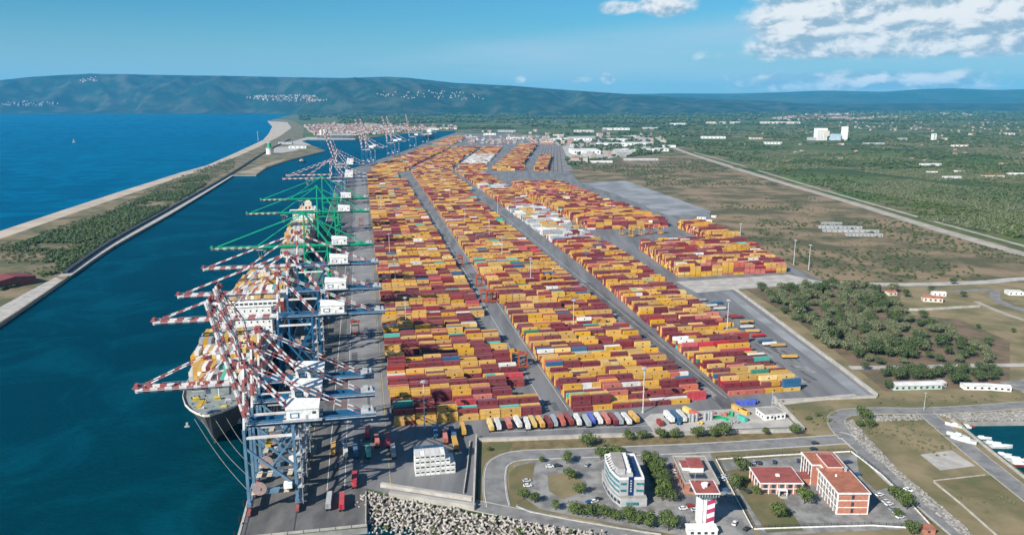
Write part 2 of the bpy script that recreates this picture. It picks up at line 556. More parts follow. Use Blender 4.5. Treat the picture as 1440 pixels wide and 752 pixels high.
# spit between the open sea and the harbour channel
spit_in = P((326, 246), (300, 263), (240, 300), (160, 345), (95, 389), (88, 395), (40, 428), (0, 455))
sheet('spit', coast[6:] + [Y(-520, 560), Y(-440, 180), Y(-318, 190)] + spit_in[::-1] + P((360, 246), (376, 235), (410, 224), (458, 212), (440, 205), (424, 198.5), (428, 178), (405, 168)), 0.05, DUNE)
bch = coast[7:]
inner = P((404, 172), (410, 180), (393, 192), (377, 200), (360, 208.5), (327, 223), (297, 236), (259, 247), (222, 259.5), (176, 275), (100, 301), (0, 336))
sheet('beach', bch + [Y(-520, 560), Y(-505, 540)] + inner[::-1], 0.10, SAND)
wl = smooth_line(P((408, 196), (372, 215), (333, 240), (296, 262), (236, 296), (156, 341), (92, 385)), 4)
wall('seawall', wl, 5.0, 3.2, SEAWALL, 'long dark seawall along the harbour side of the spit')
strip('seawall_path', smooth_line(P((328, 246.5), (300, 264), (240, 300), (160, 345), (97, 388)), 4), 13, 0.15, PALE, off=-5)
sheet('island_paving', P((334, 243.5), (360, 244.5), (376, 233.5), (398, 226), (402, 223), (372, 231), (352, 238)), 0.14, mat('island_sand', (0.33, 0.27, 0.20), (0.24, 0.19, 0.135), 0.02, 0.95, detail=7))
sheet('island_lot', P((385, 207), (412, 206), (420, 211), (398, 215), (385, 215)), 0.16, PALE)
sheet('breakwater_quay', P((400, 203), (425, 195), (432, 193), (497, 193), (500, 196), (434, 196.5), (424, 198.5), (438, 204.5), (415, 204)), 0.18, PALE)
sheet('spit_quay', [Y(-318, 190)] + P((0, 453), (40, 427), (88, 394), (78, 390), (40, 410), (0, 432)) + [Y(-340, 190)], 0.2, PALE)

# yard
yard = [Y(-69.6, 1655), Y(-69.6, QUAY_V0 + 0.4), Y(-14.4, QUAY_V0 - 0.6), Y(-13.8, -72)] + P((560, 697), (668, 712), (674, 620), (845, 613), (1010, 608), (1127, 606), (1088, 563), (1232, 558), (1032, 406), (1165, 399), (1108, 372), (1052, 340), (995, 318), (1000, 297), (880, 254), (815, 257), (800, 238), (790, 207), (760, 190), (641, 187), (623, 192.5), (572, 211.4), (528, 226.5), (500, 236))
YARD = sheet('yard_pavement', yard, 0.12, ASPH)
PATCHD = mat('asphalt_repair', (0.085, 0.085, 0.088), (0.115, 0.115, 0.118), 0.3, 0.9)
PATCHL = mat('concrete_repair', (0.26, 0.255, 0.245), (0.20, 0.195, 0.19), 0.3, 0.9)
rp = random.Random(12)
for k_ in range(90):
    u_ = rp.choice((rp.uniform(97, 107), rp.uniform(207, 213), rp.uniform(-26, -4), rp.uniform(-44, -28), rp.uniform(278, 300)))
    v_ = rp.uniform(-60 if u_ < 0 else -12, 620) if u_ < 277 else rp.uniform(5, 140)
    w_, l_ = rp.uniform(1.2, 4.5), rp.uniform(4, 26)
    q_ = [Y(u_ - w_ / 2, v_), Y(u_ + w_ / 2, v_ + rp.uniform(-1, 1)), Y(u_ + w_ / 2, v_ + l_), Y(u_ - w_ / 2, v_ + l_)]
    sheet('asphalt_patch', q_, 0.172 + 0.0002 * k_ % 0.01, rp.choice((PATCHD, PATCHD, PATCHL)), YARD)
sheet('quay_apron', [Y(-69.5, 1640), Y(-69.5, QUAY_V0 + 0.6), Y(-14.6, QUAY_V0 - 0.4), Y(-14.0, -72), Y(-28, -60), Y(-28, 1640)], 0.16, QUAYA)
sheet('quay_lane', [Y(-24, 1640), Y(-24, 5), Y(-3, 5), Y(-3, 1640)], 0.16, mat('lane_concrete', (0.235, 0.23, 0.225), (0.185, 0.18, 0.178), 0.06, 0.9, detail=7))
sheet('grey_lot', P((815, 257), (880, 254), (1000, 297), (992, 303), (938, 303), (862, 272)), 0.18, GREYLOT)
sheet('yard_crossroad', P((950, 396), (1108, 386), (1165, 398), (1032, 407), (980, 412)), 0.17, PALE)
sheet('dark_resurfaced_lane', [Y(204, -12), Y(216, -12), Y(222, 330), Y(208, 330)], 0.17, QUAYA)
MB_R = MB()
for u in (-67, -46):
    for dv in range(-104, 1640, 40):
        a = Y(u, dv + 20)
        MB_R.box((a.x, a.y, 0.165), (0.5, 40, 0.09), YROT)
struct(MB_R.build('crane_rails', mat('rail_steel', (0.06, 0.06, 0.065), None, 0.5, 0.5)))

# land right of the yard
sheet('scrubland', P((800, 236), (870, 222), (960, 214), (1010, 229), (1200, 287), (1440, 352), (1600, 396), (1600, 410), (1440, 396), (1165, 400), (1108, 371), (1052, 339), (998, 318), (1000, 297), (880, 253.5), (815, 256)), 0.06, DRY)
sheet('dry_grassland', P((1034, 404), (1165, 399.5), (1440, 396), (1600, 408), (1700, 560), (1440, 565)) + P((1700, 580), (1640, 584), (1440, 590.5), (1350, 591.5), (1360, 605), (1398, 635), (1440, 667), (1558, 754)) + [Vector((330, 240, 0)), Vector((150, 266, 0))] + P((850, 748), (780, 737), (700, 725), (672, 719), (676, 620.5), (845, 614), (1010, 609), (1128, 607), (1090, 564), (1235, 559)), 0.06, GRASS)
sheet('grove_floor', P((1045, 405), (1270, 404), (1260, 440), (1350, 450), (1420, 480), (1420, 545), (1245, 550), (1170, 490), (1120, 450)), 0.09, mat('grove_floor', (0.175, 0.120, 0.080), (0.10, 0.085, 0.05), 0.05, 0.95, detail=8))
sheet('green_patch', P((1310, 672), (1395, 668), (1420, 690), (1360, 700)), 0.09, OLIVE)
sheet('concrete_pad', P((1294, 639), (1338, 633), (1372, 655), (1322, 661)), 0.11, PALE)


def road(name, pts, wd, m=ROADM, z=0.2, n=6, kerb=True, mark=False):
    ln = smooth_line(P(*pts), n)
    o = strip(name, ln, wd, z, m)
    if kerb:
        for sgn in (1, -1):
            a = offset_line(ln, sgn * (wd / 2 + 0.15))
            rings = []
            b0, b1 = offset_line(a, 0.15), offset_line(a, -0.15)
            for i in range(len(a)):
                rings.append([(b0[i].x, b0[i].y, 0), (b1[i].x, b1[i].y, 0), (b1[i].x, b1[i].y, z + 0.12), (b0[i].x, b0[i].y, z + 0.12)])
            MB().loft(rings).build('kerb', WALLC, o)
    if mark:
        for sgn in (1, -1):
            strip('edge_line', ln, 0.22, z + 0.012, WHITEP, o, off=sgn * (wd / 2 - 0.5))
    return o


road('access_road', [(700, 712), (696, 690), (696, 665), (703, 650), (730, 640.5), (800, 637.5), (900, 633.5), (1000, 629), (1100, 623), (1192, 617)], 11.5, mark=True)
road('shore_road', [(655, 708), (690, 715), (760, 729), (860, 747.5), (960, 772)], 9, z=0.21)
road('diagonal_road', [(1180, 612), (1197, 619), (1254, 673), (1300, 710), (1350, 752), (1400, 795)], 9.0, z=0.22, mark=True)
road('loop_road', [(1194, 618), (1181, 604), (1175, 591), (1182, 583), (1200, 579), (1245, 577.5), (1300, 578), (1362, 575), (1440, 569.5), (1560, 562)], 9.5, z=0.23)
road('marina_road', [(1300, 579), (1325, 600), (1362, 631), (1408, 668), (1440, 693), (1520, 755)], 10, z=0.24)
road('dirt_road', [(930, 200), (958, 212), (1010, 229), (1100, 257), (1200, 286), (1320, 323), (1440, 358), (1560, 395)], 22, DIRT, 0.14, kerb=False)
road('dirt_track', [(975, 214), (1040, 232), (1140, 262), (1280, 302), (1440, 346), (1560, 380)], 9, DIRT, 0.14, kerb=False)
road('country_lane', [(1165, 398), (1280, 400), (1380, 397), (1440, 392), (1560, 388)], 14, PALE, 0.14, kerb=False)
road('bend_road', [(1340, 410), (1395, 408), (1400, 420), (1425, 432), (1460, 440), (1560, 450)], 9, ROADM, 0.15, kerb=False)
road('parcel_track', [(1372, 424), (1400, 436), (1440, 450), (1520, 470)], 6, DIRT, 0.16, kerb=False)
road('grove_lane', [(1195, 517), (1280, 516), (1360, 514), (1440, 513), (1560, 510)], 7, PALE, 0.15, kerb=False)
sheet('side_lot', P((1405, 537), (1440, 533), (1560, 530), (1560, 556), (1440, 553)), 0.16, LOTM)
sheet('office_lot', P((722, 655), (745, 648), (845, 641), (1000, 634), (1000, 640), (1062, 752), (985, 758), (880, 739), (760, 716), (738, 700)), 0.13, LOTM)
sheet('brick_lot', P((1012, 648), (1190, 638), (1205, 640), (1275, 700), (1310, 742), (1090, 752), (1070, 752)), 0.13, LOTM)
sheet('lawn', P((1022, 662), (1068, 655), (1072, 690), (1098, 697), (1130, 745), (1078, 749), (1050, 705)), 0.17, OLIVE)
sheet('lawn', P((1205, 642), (1225, 642), (1262, 682), (1232, 690), (1208, 668)), 0.17, OLIVE)
sheet('lawn', P((726, 655), (752, 650), (750, 668), (737, 700), (726, 708), (716, 690), (716, 665)), 0.17, OLIVE)
sheet('lawn', P((770, 668), (812, 662), (822, 690), (790, 702), (772, 690)), 0.18, GRASS)
sheet('lawn', P((674, 624), (720, 622), (716, 634), (692, 645), (684, 665), (684, 705), (672, 700)), 0.17, OLIVE)
sheet('verge', P((675, 621), (845, 614.5), (1010, 609.5), (1127, 607.5), (1150, 612), (1050, 619), (900, 626.5), (720, 633)), 0.10, mat('verge', (0.185, 0.140, 0.070), (0.115, 0.095, 0.045), 0.2, 0.95))

# hills and mountains
def terrain(name, prof, base, ridge, back, x0, x1, nx, ny, m, amp, seed):
    px_ = np.array([p[0] for p in prof], float); py_ = np.array([p[1] for p in prof], float)
    vs = []
    for i in range(nx + 1):
        x = x0 + (x1 - x0) * i / nx
        yp = np.interp(x, px_, py_)
        yb = base(x)
        yr = ridge + 150 * math.sin(x * 0.011 + seed)
        zr = max(0.0, CAMH + (HORY - yp) / FPX * CP * CP * yr)
        for j in range(ny + 1):
            t = j / ny
            yy = yb + (back - yb) * t
            X = (x - CX) / FPX * yy * CP
            s = (yy - yb) / (yr - yb)
            g = (3 * s * s - 2 * s ** 3) ** 0.75 if s < 1 else max(0.0, 1 - ((yy - yr) / (back - yr)) ** 1.3 * 0.9)
            if s <= 0: g = 0
            q = noise.fractal(Vector((X * 0.0006 + seed, yy * 0.00045, 0)), 0.9, 2.1, 6)
            r = 1 - abs(noise.noise(Vector((X * 0.0016 + q * 0.6, yy * 0.0005, seed))))
            k = min(1.0, s * (1.0 - s) * 4.2) if 0 < s < 1.0 else 0.0
            z = zr * g + amp * k * (q * 0.6 + (r - 0.75) * 1.1) * (zr / 600.0) + (1 if s > 0 else -2)
            z = min(z, max(0.8, (CAMH + (HORY - yp) / FPX * CP * CP * yy) * (1.0 + 0.012 * q)))
            vs.append((X, yy, max(z, -2.0 if s <= 0 else 0.6)))
    fs = [(i * (ny + 1) + j, (i + 1) * (ny + 1) + j, (i + 1) * (ny + 1) + j + 1, i * (ny + 1) + j + 1) for i in range(nx) for j in range(ny)]
    return struct(MB().add(vs, fs).build(name, m, smooth=True))


HILLM = mat('hill_woodland', (0.006, 0.024, 0.014), (0.050, 0.056, 0.038), 0.0030, 0.95, detail=9, lo=0.42, hi=0.66)
MTM = mat('mountain_woodland', (0.018, 0.040, 0.022), (0.045, 0.055, 0.035), 0.0007, 0.95, detail=8)
LEFTP = [(-900, 135), (-500, 125), (-200, 118), (0, 113.5), (50, 109), (130, 104.5), (180, 105), (250, 106.5), (330, 107.5), (400, 109), (480, 110), (545, 108.5), (575, 110), (640, 117), (720, 121), (800, 127), (860, 131), (940, 136), (1020, 140), (1100, 143), (1200, 150)]
hillbase = lambda x: float(np.interp(x, [-900, 380, 460, 700, 1200], [12250, 12250, 10400, 10200, 11500]))
terrain('hills', LEFTP, hillbase, 15600, 19500, -900, 1200, 420, 110, HILLM, 330, 1.7)
FARP = [(-900, 148), (500, 146), (700, 138), (860, 133), (950, 131.5), (1030, 132), (1100, 130), (1160, 127.5), (1240, 129.5), (1290, 126), (1335, 124.5), (1400, 127), (1440, 125.5), (1600, 122), (1900, 128), (2400, 122)]
terrain('mountains', FARP, lambda x: 17500.0, 25000, 28800, -900, 2400, 220, 40, MTM, 260, 5.2)
MIDP = [(900, 152), (1000, 149), (1080, 146.5), (1180, 147), (1300, 145), (1400, 146), (1500, 143), (1900, 145)]
terrain('foothills', MIDP, lambda x: 12500.0, 15500, 17400, 900, 1900, 100, 24, HILLM, 120, 9.0)

# the air: one even box of thin haze round everything
hz = MB().bb(-31500, 31500, -3000, 29200, -8, 840).build('haze', [])
hm = bpy.data.materials.new('haze_air')
hm.use_nodes = True
hm.node_tree.nodes.clear()
vol = hm.node_tree.nodes.new('ShaderNodeVolumePrincipled')
vol.inputs['Color'].default_value = (0.07, 0.56, 1.0, 1)
vol.inputs['Density'].default_value = 2.7e-5
vol.inputs['Anisotropy'].default_value = 0.0
ho = hm.node_tree.nodes.new('ShaderNodeOutputMaterial')
hm.node_tree.links.new(vol.outputs[0], ho.inputs['Volume'])
hz.data.materials.append(hm)
tag(hz, 'thin pale blue haze over the plain and the hills', 'haze', kind='stuff')

# ------------------------------------------------------------------ shipping containers
CCOL = {
    'yellow': (0.56, 0.300, 0.024), 'pale_yellow': (0.64, 0.43, 0.11), 'maroon': (0.175, 0.022, 0.034), 'dark_red': (0.25, 0.030, 0.030),
    'red': (0.46, 0.016, 0.035), 'salmon': (0.48, 0.105, 0.065), 'teal': (0.060, 0.42, 0.33), 'blue': (0.020, 0.105, 0.22),
    'white': (0.66, 0.65, 0.62), 'grey': (0.34, 0.36, 0.38), 'green': (0.03, 0.20, 0.13), 'royal_blue': (0.02, 0.07, 0.45)}
CNAMES = list(CCOL)
CIDX = {k: i for i, k in enumerate(CNAMES)}
CWORD = {'yellow': 'yellow', 'pale_yellow': 'faded yellow', 'maroon': 'maroon', 'dark_red': 'brick red', 'red': 'bright red', 'salmon': 'salmon', 'teal': 'teal', 'blue': 'dark blue', 'white': 'white', 'grey': 'grey', 'green': 'green', 'royal_blue': 'royal blue'}
CMAT = [mat('container_' + k, c, tuple(q * 0.80 for q in c), 0.35, 0.70, 0.2, island=0.20, detail=7, lo=0.40, hi=0.75, dust=0.14) for k, c in CCOL.items()]
EMBLEM = mat('emblem_black', (0.02, 0.02, 0.022), None, 0.5, 0.6)
DARKM = mat('dark_metal', (0.035, 0.036, 0.04), None, 0.5, 0.6)
MIX = {'yard': (['yellow', 'pale_yellow', 'maroon', 'dark_red', 'red', 'salmon', 'teal', 'blue', 'white', 'grey', 'green'], [0.345, 0.06, 0.315, 0.115, 0.035, 0.055, 0.022, 0.02, 0.02, 0.008, 0.005]),
       'white': (['white', 'grey', 'yellow', 'maroon', 'red'], [0.46, 0.28, 0.12, 0.10, 0.04]),
       'grey': (['grey', 'white'], [0.7, 0.3]),
       'far': (['yellow', 'salmon', 'maroon', 'dark_red', 'pale_yellow', 'white', 'teal'], [0.37, 0.16, 0.25, 0.14, 0.04, 0.03, 0.01]),
       'ship': (['yellow', 'white', 'grey', 'maroon', 'pale_yellow', 'dark_red', 'teal', 'blue'], [0.30, 0.20, 0.16, 0.15, 0.05, 0.09, 0.02, 0.03])}
CH, CW, CL = 2.75, 2.44, 12.19
CONTS = []          # dicts: c (base centre), rz, L, col, tag info, exposed


def pick(kind):
    n, p = MIX[kind]
    return random.choices(n, p)[0]


def yard_block(bname, uL, uR, v0, v1, pitch, hw, kind='yard', slot=12.75, gaps=(), fill=0.97, dv=None, kindf=None, indiv=True):
    """rows of stacked containers, long sides across the yard"""
    rows = []
    v = v0
    r = 0
    off = 0.0; drop = 0
    while v < v1:
        if r % random.choice((5, 6, 7, 9)) == 0:
            off = random.uniform(-0.6, 1.0); drop = random.choice((0, 0, 0, 0, 1))
        if not any(a <= v <= b for a, b in gaps):
            a, b = uL(v) + off, uR(v)
            n = int((b - a + 2.5) / slot)
            n = max(1, n - (drop if n > 5 else 0))
            row = []
            h = 1
            run = 0
            base = random.choices(('yellow', None), (0.0, 1.0))[0]
            base = random.choices(('yellow', 'maroon', 'dark_red', None), (0.21, 0.22, 0.06, 0.51))[0]
            for s in range(n):
                if run <= 0:
                    h = random.choices(range(1, len(hw) + 1), hw)[0]; run = random.choice((1, 2, 2, 3, 4))
                run -= 1
                hh = h if random.random() < fill else max(0, h - 2)
                if random.random() < 0.14: hh = max(1, hh - 1)
                row.append(hh)
            rows.append((v, a, row, base))
        else:
            rows.append((v, 0, None, None))
        v += pitch
        r += 1
    ri = 0
    prevc = None
    for i, (v, a, row, base) in enumerate(rows):
        if row is None: continue
        prev = rows[i - 1] if i and rows[i - 1][2] is not None else None
        ri += 1
        for s, hh in enumerate(row):
            u = a + slot * (s + 0.5)
            fh = 0
            if prev:
                k = int((u - prev[1]) / slot)
                if 0 <= k < len(prev[2]): fh = prev[2][k]
            last = None
            kk = kindf(u, v) if kindf else kind
            if kk is None: continue
            for t in range(hh):
                side = prevc if s and random.random() < 0.30 else None
                col = last if last and random.random() < 0.40 else (side or (base if base and kk in ('yard', 'far') and random.random() < 0.62 else pick(kk)))
                prevc = col
                last = col
                twenty = random.random() < 0.06
                for q in ((-3.1, 6.06), (3.1, 6.06)) if twenty else ((0, CL),):
                    cc = col if q[0] <= 0 else pick(kk)
                    c = Y(u + q[0], v, 0.12 + t * CH)
                    CONTS.append(dict(c=c, rz=YROT, L=q[1], col=cc, top=t == hh - 1, front=t >= fh, tier=t, nt=hh, slot=s, row=ri, blk=bname, half=(0 if not twenty else (1 if q[0] < 0 else 2)), ind=indiv))


lin = lambda a, b: (lambda v: a + b * v)
HW = [0.14, 0.40, 0.46]
yard_block('quayside block', lin(1.5, 0.0), lin(94.5, 0.0), 1.5, 1640, 4.05, HW, gaps=((250, 262), (700, 712)))
yard_block('second block', lin(110.5, 0.005), lin(203, 0.011), 1.5, 1680, 4.05, HW, gaps=((250, 264), (700, 712)))


def b3kind(u, v):
    if 560 < v < 905 and u < 300: return 'white' if random.random() < 0.56 else None
    if 1180 < v < 1260: return 'white'
    return 'yard'


yard_block('third block', lambda v: 216.5 + 0.045 * min(v, 440) + 0.003 * max(0, v - 440), lambda v: 274.5 + 0.082 * min(v, 420) - 0.006 * max(0, v - 500), 8, 1680, 4.05, HW, gaps=((150, 158), (330, 338)), kindf=b3kind)
yard_block('tall corner block', lambda v: 322 + 0.09 * (v - 336), lambda v: 449 + 0.22 * (v - 336), 337, 500, 3.3, [0.0, 0.05, 0.15, 0.4, 0.4], 'far')
yard_block('tall small block', lambda v: 452.0, lambda v: 492.0, 525, 650, 3.3, [0.0, 0.1, 0.2, 0.4, 0.3], 'far')
yard_block('tall far block', lambda v: 315.0, lambda v: 446 - 0.03 * (v - 660), 660, 1260, 3.3, [0.0, 0.05, 0.2, 0.4, 0.35], 'far', gaps=((820, 832), (1010, 1022)))
bend = lambda v: -51 + max(0, v - 1772) * 0.236
yard_block('far quay block', lambda v: bend(v) + 66, lambda v: bend(v) + 172, 1700, 2750, 4.6, HW, 'far')
yard_block('far inner block', lambda v: bend(v) + 190, lambda v: bend(v) + 290, 1700, 2750, 4.6, HW, 'far')
yard_block('far empties block', lambda v: bend(v) + 310, lambda v: bend(v) + 392, 1715, 2750, 4.6, HW, 'far', kindf=lambda u, v: ('grey' if random.random() < 0.3 else 'white') if 1850 < v < 2250 else 'far')
yard_block('far depot', lambda v: 336 + max(0, v - 1650) * 0.27, lambda v: 424 + max(0, v - 1650) * 0.26, 1665, 2850, 4.0, [0, 0.1, 0.3, 0.6], 'far')
yard_block('far depot strip', lambda v: 455 + max(0, v - 1650) * 0.27, lambda v: 492 + max(0, v - 1650) * 0.27, 1640, 2150, 4.0, [0, 0.1, 0.3, 0.6], 'far')
yard_block('far end block', lambda v: bend(v) + 60, lambda v: bend(v) + 150, 3000, 3700, 5.0, HW, 'far')

# white reefers stacked end-on beside the sea wall
RV = -58.0
for cidx in range(8):
    for t in range(4 if cidx < 6 else (3 if cidx == 6 else 2)):
        u = 11.8 + cidx * 2.56
        CONTS.append(dict(c=Y(u, RV, 0.12 + t * CH), rz=YROT + math.pi / 2, L=CL, col='white', top=True, front=True, tier=t, nt=4, slot=cidx, row=0, blk='reefer', half=0, ind=True, lab='white refrigerated container, %s tier, %s column from left in the reefer stack' % (('bottom', 'second', 'third', 'top')[t], ORD[cidx])))

# containers on trailers parked along the front wall and on the quay
TRAILERS = []
row_ = [(690, 'pale_yellow'), (702, 'white'), (716, 'salmon'), (731, 'white'), (742, 'white'), (751, 'pale_yellow'), (762, 'yellow'), (773, 'maroon'), (782, 'grey'), (793, 'salmon'), (804, 'dark_red'), (815, 'white'), (825, 'grey'), (835, 'royal_blue'), (844, 'white'), (854, 'salmon'), (863, 'maroon'), (873, 'grey'), (883, 'white'), (894, 'yellow'), (942, 'white'), (953, 'blue'), (961, 'white')]
for i, (x, c) in enumerate(row_):
    u, v = uv(at(x, 604 - (x - 690) * 0.045))
    TRAILERS.append((u + random.uniform(-0.5, 0.5), v + 3.0 + random.uniform(-1.6, 1.6), R(90) + R(random.uniform(-4, 4)), c, '%s container on a trailer, %s from left in the row along the wall' % (CWORD[c], ORD[i]), 'row'))
quay_ = [(469, 636, 'yellow'), (486, 639, 'white'), (500, 639, 'blue'), (518, 639, 'teal'), (481, 711, 'red'), (498.6, 680, 'red'), (463, 710, 'grey'), (612, 611, 'blue'), (626, 619, 'salmon'), (637, 614, 'blue'), (640, 628, 'yellow'), (651, 608, 'yellow'), (546, 624, 'red'), (530, 624, 'salmon'), (517, 612, 'red'), (553, 639, 'grey')]
near_ = ['under the near crane', 'between crane and yard', 'beside the crane shadow', 'near the shadowed lane', 'beside the quay corner', 'in the sun behind the corner', 'near the crane foot', 'behind the reefer stack', 'at the far side of the reefers', 'above the reefer roof', 'just behind the reefer stack', 'beside the fence gate', 'in crane shadow', 'in shade by the apron', 'at the apron edge', 'beside the scrap heap']
for i, (x, y, c) in enumerate(quay_):
    u, v = uv(at(x, y))
    TRAILERS.append((u, v, R(90) + R(random.uniform(-3, 3)), c, '%s container on a quay trailer %s' % (CWORD[c], near_[i]), 'quay'))
for u, v, rz, c, lab, k in TRAILERS:
    CONTS.append(dict(c=Y(u, v, 1.47), rz=YROT + rz, L=CL, col=c, top=True, front=True, tier=0, nt=1, slot=0, row=0, blk='trailer', half=0, ind=True, lab=lab, must=True))

# the loose containers and scrap of the little depot inside the wall
for x, y, c, L, dz, an, lab in ((1048, 569, 'royal_blue', CL, 0, 4, 'royal blue container on the ground behind the white hut'), (1058, 567, 'royal_blue', 6.06, 0, 4, 'short royal blue container behind the white hut'), (1040, 578, 'yellow', CL, 0, 118, 'yellow container lying slantwise beside the blue one'), (1047, 582, 'yellow', 6.06, 0, 118, 'short yellow container near the white hut'), (1044, 591, 'teal', 6.06, 0, 120, 'short teal container in front of the white hut'), (977, 584, 'salmon', 6.06, 0, 115, 'short salmon container in the depot behind the wall'), (928, 597, 'dark_red', 6.06, 0, 100, 'short brick red container at the depot corner'), (966, 579, 'pale_yellow', 6.06, 0, 118, 'short faded yellow container in the depot')):
    p = at(x, y)
    CONTS.append(dict(c=Vector((p.x, p.y, 0.12)), rz=R(an), L=L, col=c, top=True, front=True, tier=0, nt=1, slot=0, row=0, blk='depot', half=0, ind=True, lab=lab, must=True))

# containers on the moored ships: bays across the deck, boxes lying fore and aft
SHIP_U, SHIP_B = -98.0, 47.0
SHIP2_U = -91.0


def ship_bays(su, bays, nm, indiv):
    for bi, (v, n, hs, u_off, kind) in enumerate(bays):
        for s in range(n):
            u = su + u_off + (s - (n - 1) / 2) * 2.55
            hh = hs if isinstance(hs, int) else (max(hs) if random.random() < 0.80 else random.choice(hs))
            if abs(s - (n - 1) / 2) > (n - 1) / 2 - 0.6 and not isinstance(hs, int): hh = max(1, hh - 1)
            for t in range(hh):
                c = pick('ship') if t < hh - 1 else random.choices(['white', 'grey', 'pale_yellow', 'yellow', 'maroon', 'teal'], kind)[0]
                if s < 3 and random.random() < 0.65: c = 'yellow'
                CONTS.append(dict(c=Y(u, v, 17.2 + t * CH), rz=YROT + math.pi / 2, L=CL, col=c, top=t == hh - 1, front=bi == 0 or True, tier=t, nt=hh, slot=s, row=bi, blk=nm, half=0, ind=indiv and bi < 2))


pw = [0.42, 0.30, 0.1, 0.1, 0.05, 0.03]
py = [0.22, 0.14, 0.16, 0.26, 0.20, 0.02]
ship_bays(SHIP_U, [(38, 14, (1, 2, 2, 3), 0, py), (52, 16, (3, 3, 4), 0, pw), (66.5, 17, (5, 5, 5, 6), 0, pw), (81, 17, (6, 6, 7), 0, pw), (95.5, 17, (7, 7, 7, 6), 0, pw), (110, 17, (3, 3, 2, 4), 0, pw), (124.5, 17, (1, 2, 1, 0), 0, pw), (163, 17, (4, 5, 4), 0, pw), (177.5, 17, (6, 6, 5), 0, pw), (192, 17, (2, 1, 2), 0, pw), (206.5, 17, (5, 6), 0, py), (221, 17, (6, 7), 0, pw), (235.5, 17, (3, 4), 0, pw), (250, 17, (6, 7), 0, py), (264.5, 17, (6, 7), 0, py), (290, 16, (5, 6), 0, py), (304.5, 16, (6, 6), 0, py), (319, 16, (4, 5), 0, py)], 'near ship', True)
ship_bays(SHIP2_U, [(500 + 14.5 * i, 11, random.choice(((5, 6, 6), (3, 4), (6, 7))), 0, random.choice((py, pw))) for i in range(18) if i not in (9, 10)], 'far ship', False)

# nearest visible boxes become objects of their own, the mass behind them one object
for d in CONTS:
    d['dist'] = (d['c'] - camo.location).length
cand = [d for d in CONTS if d['ind'] and (d['top'] or d['front']) and onframe(d['c'], 0)]
must = [d for d in cand if d.get('must') or d['blk'] == 'reefer']
rest = sorted((d for d in cand if not (d.get('must') or d['blk'] == 'reefer')), key=lambda d: d['dist'] * (1.12 if d['blk'] == 'near ship' else 1.0))
single = must + rest[:300 - len(must)]
for d in single: d['one'] = True


def container_mesh(L, col, reefer=False):
    key = 'container_%s_%d' % (col, round(L * 10))
    if reefer: key = 'reefer'
    me = bpy.data.meshes.get(key)
    if me: return me
    mb = MB()
    h, wd = CH - 0.07, CW
    i = 0.09
    # side walls set back behind the corner posts and rails, every panel corrugated by a few shallow folds
    mb.bb(-L / 2 + i, L / 2 - i, -wd / 2 + i, wd / 2 - i, 0.10, h - 0.05)
    for sx in (-1, 1):
        for sy in (-1, 1):
            x, y = sx * (L / 2 - 0.1), sy * (wd / 2 - 0.1)
            mb.bb(x - 0.1, x + 0.1, y - 0.1, y + 0.1, 0, h)
    for z0, z1 in ((0, 0.2), (h - 0.14, h)):
        for sy in (-1, 1):
            y = sy * (wd / 2 - 0.07)
            mb.bb(-L / 2 + 0.2, L / 2 - 0.2, y - 0.07, y + 0.07, z0, z1)
        for sx in (-1, 1):
            x = sx * (L / 2 - 0.07)
            mb.bb(x - 0.07, x + 0.07, -wd / 2 + 0.2, wd / 2 - 0.2, z0, z1)
    n = int(L / 0.85)
    for k in range(n):
        x = -L / 2 + 0.5 + (L - 1.0) * k / (n - 1)
        for sy in (-1, 1):
            y = sy * (wd / 2 - i)
            mb.bb(x - 0.16, x + 0.16, y - 0.035, y + 0.035, 0.2, h - 0.14)
    me = mb.mesh(key, CMAT[CIDX[col]])
    me.name = key
    return me


emb = MB()
for sy in (-1,):
    y = sy * (CW / 2 - 0.04)
    n = 10
    emb.add([(math.cos(2 * math.pi * k / n) * 0.62 * sy, y + sy * 0.02, 1.42 + math.sin(2 * math.pi * k / n) * 0.62) for k in range(n)], [tuple(range(n))] if sy < 0 else [tuple(range(n))])
EMB_ME = emb.mesh('emblem', EMBLEM)


def door_mesh(col):
    key = 'door_' + col
    me = bpy.data.meshes.get(key)
    if me: return me
    mb = MB()
    for s in (-1, 1):
        mb.bb(-0.03, 0.03, s * 0.55 - 0.5, s * 0.55 + 0.5, 0.22, CH - 0.25)
        for q in (-0.22, 0.22): mb.beam((-0.06, s * 0.55 + q, 0.2), (-0.06, s * 0.55 + q, CH - 0.25), 0.06, 0.06)
    me = mb.mesh(key, CMAT[CIDX[col]]); me.name = key
    return me


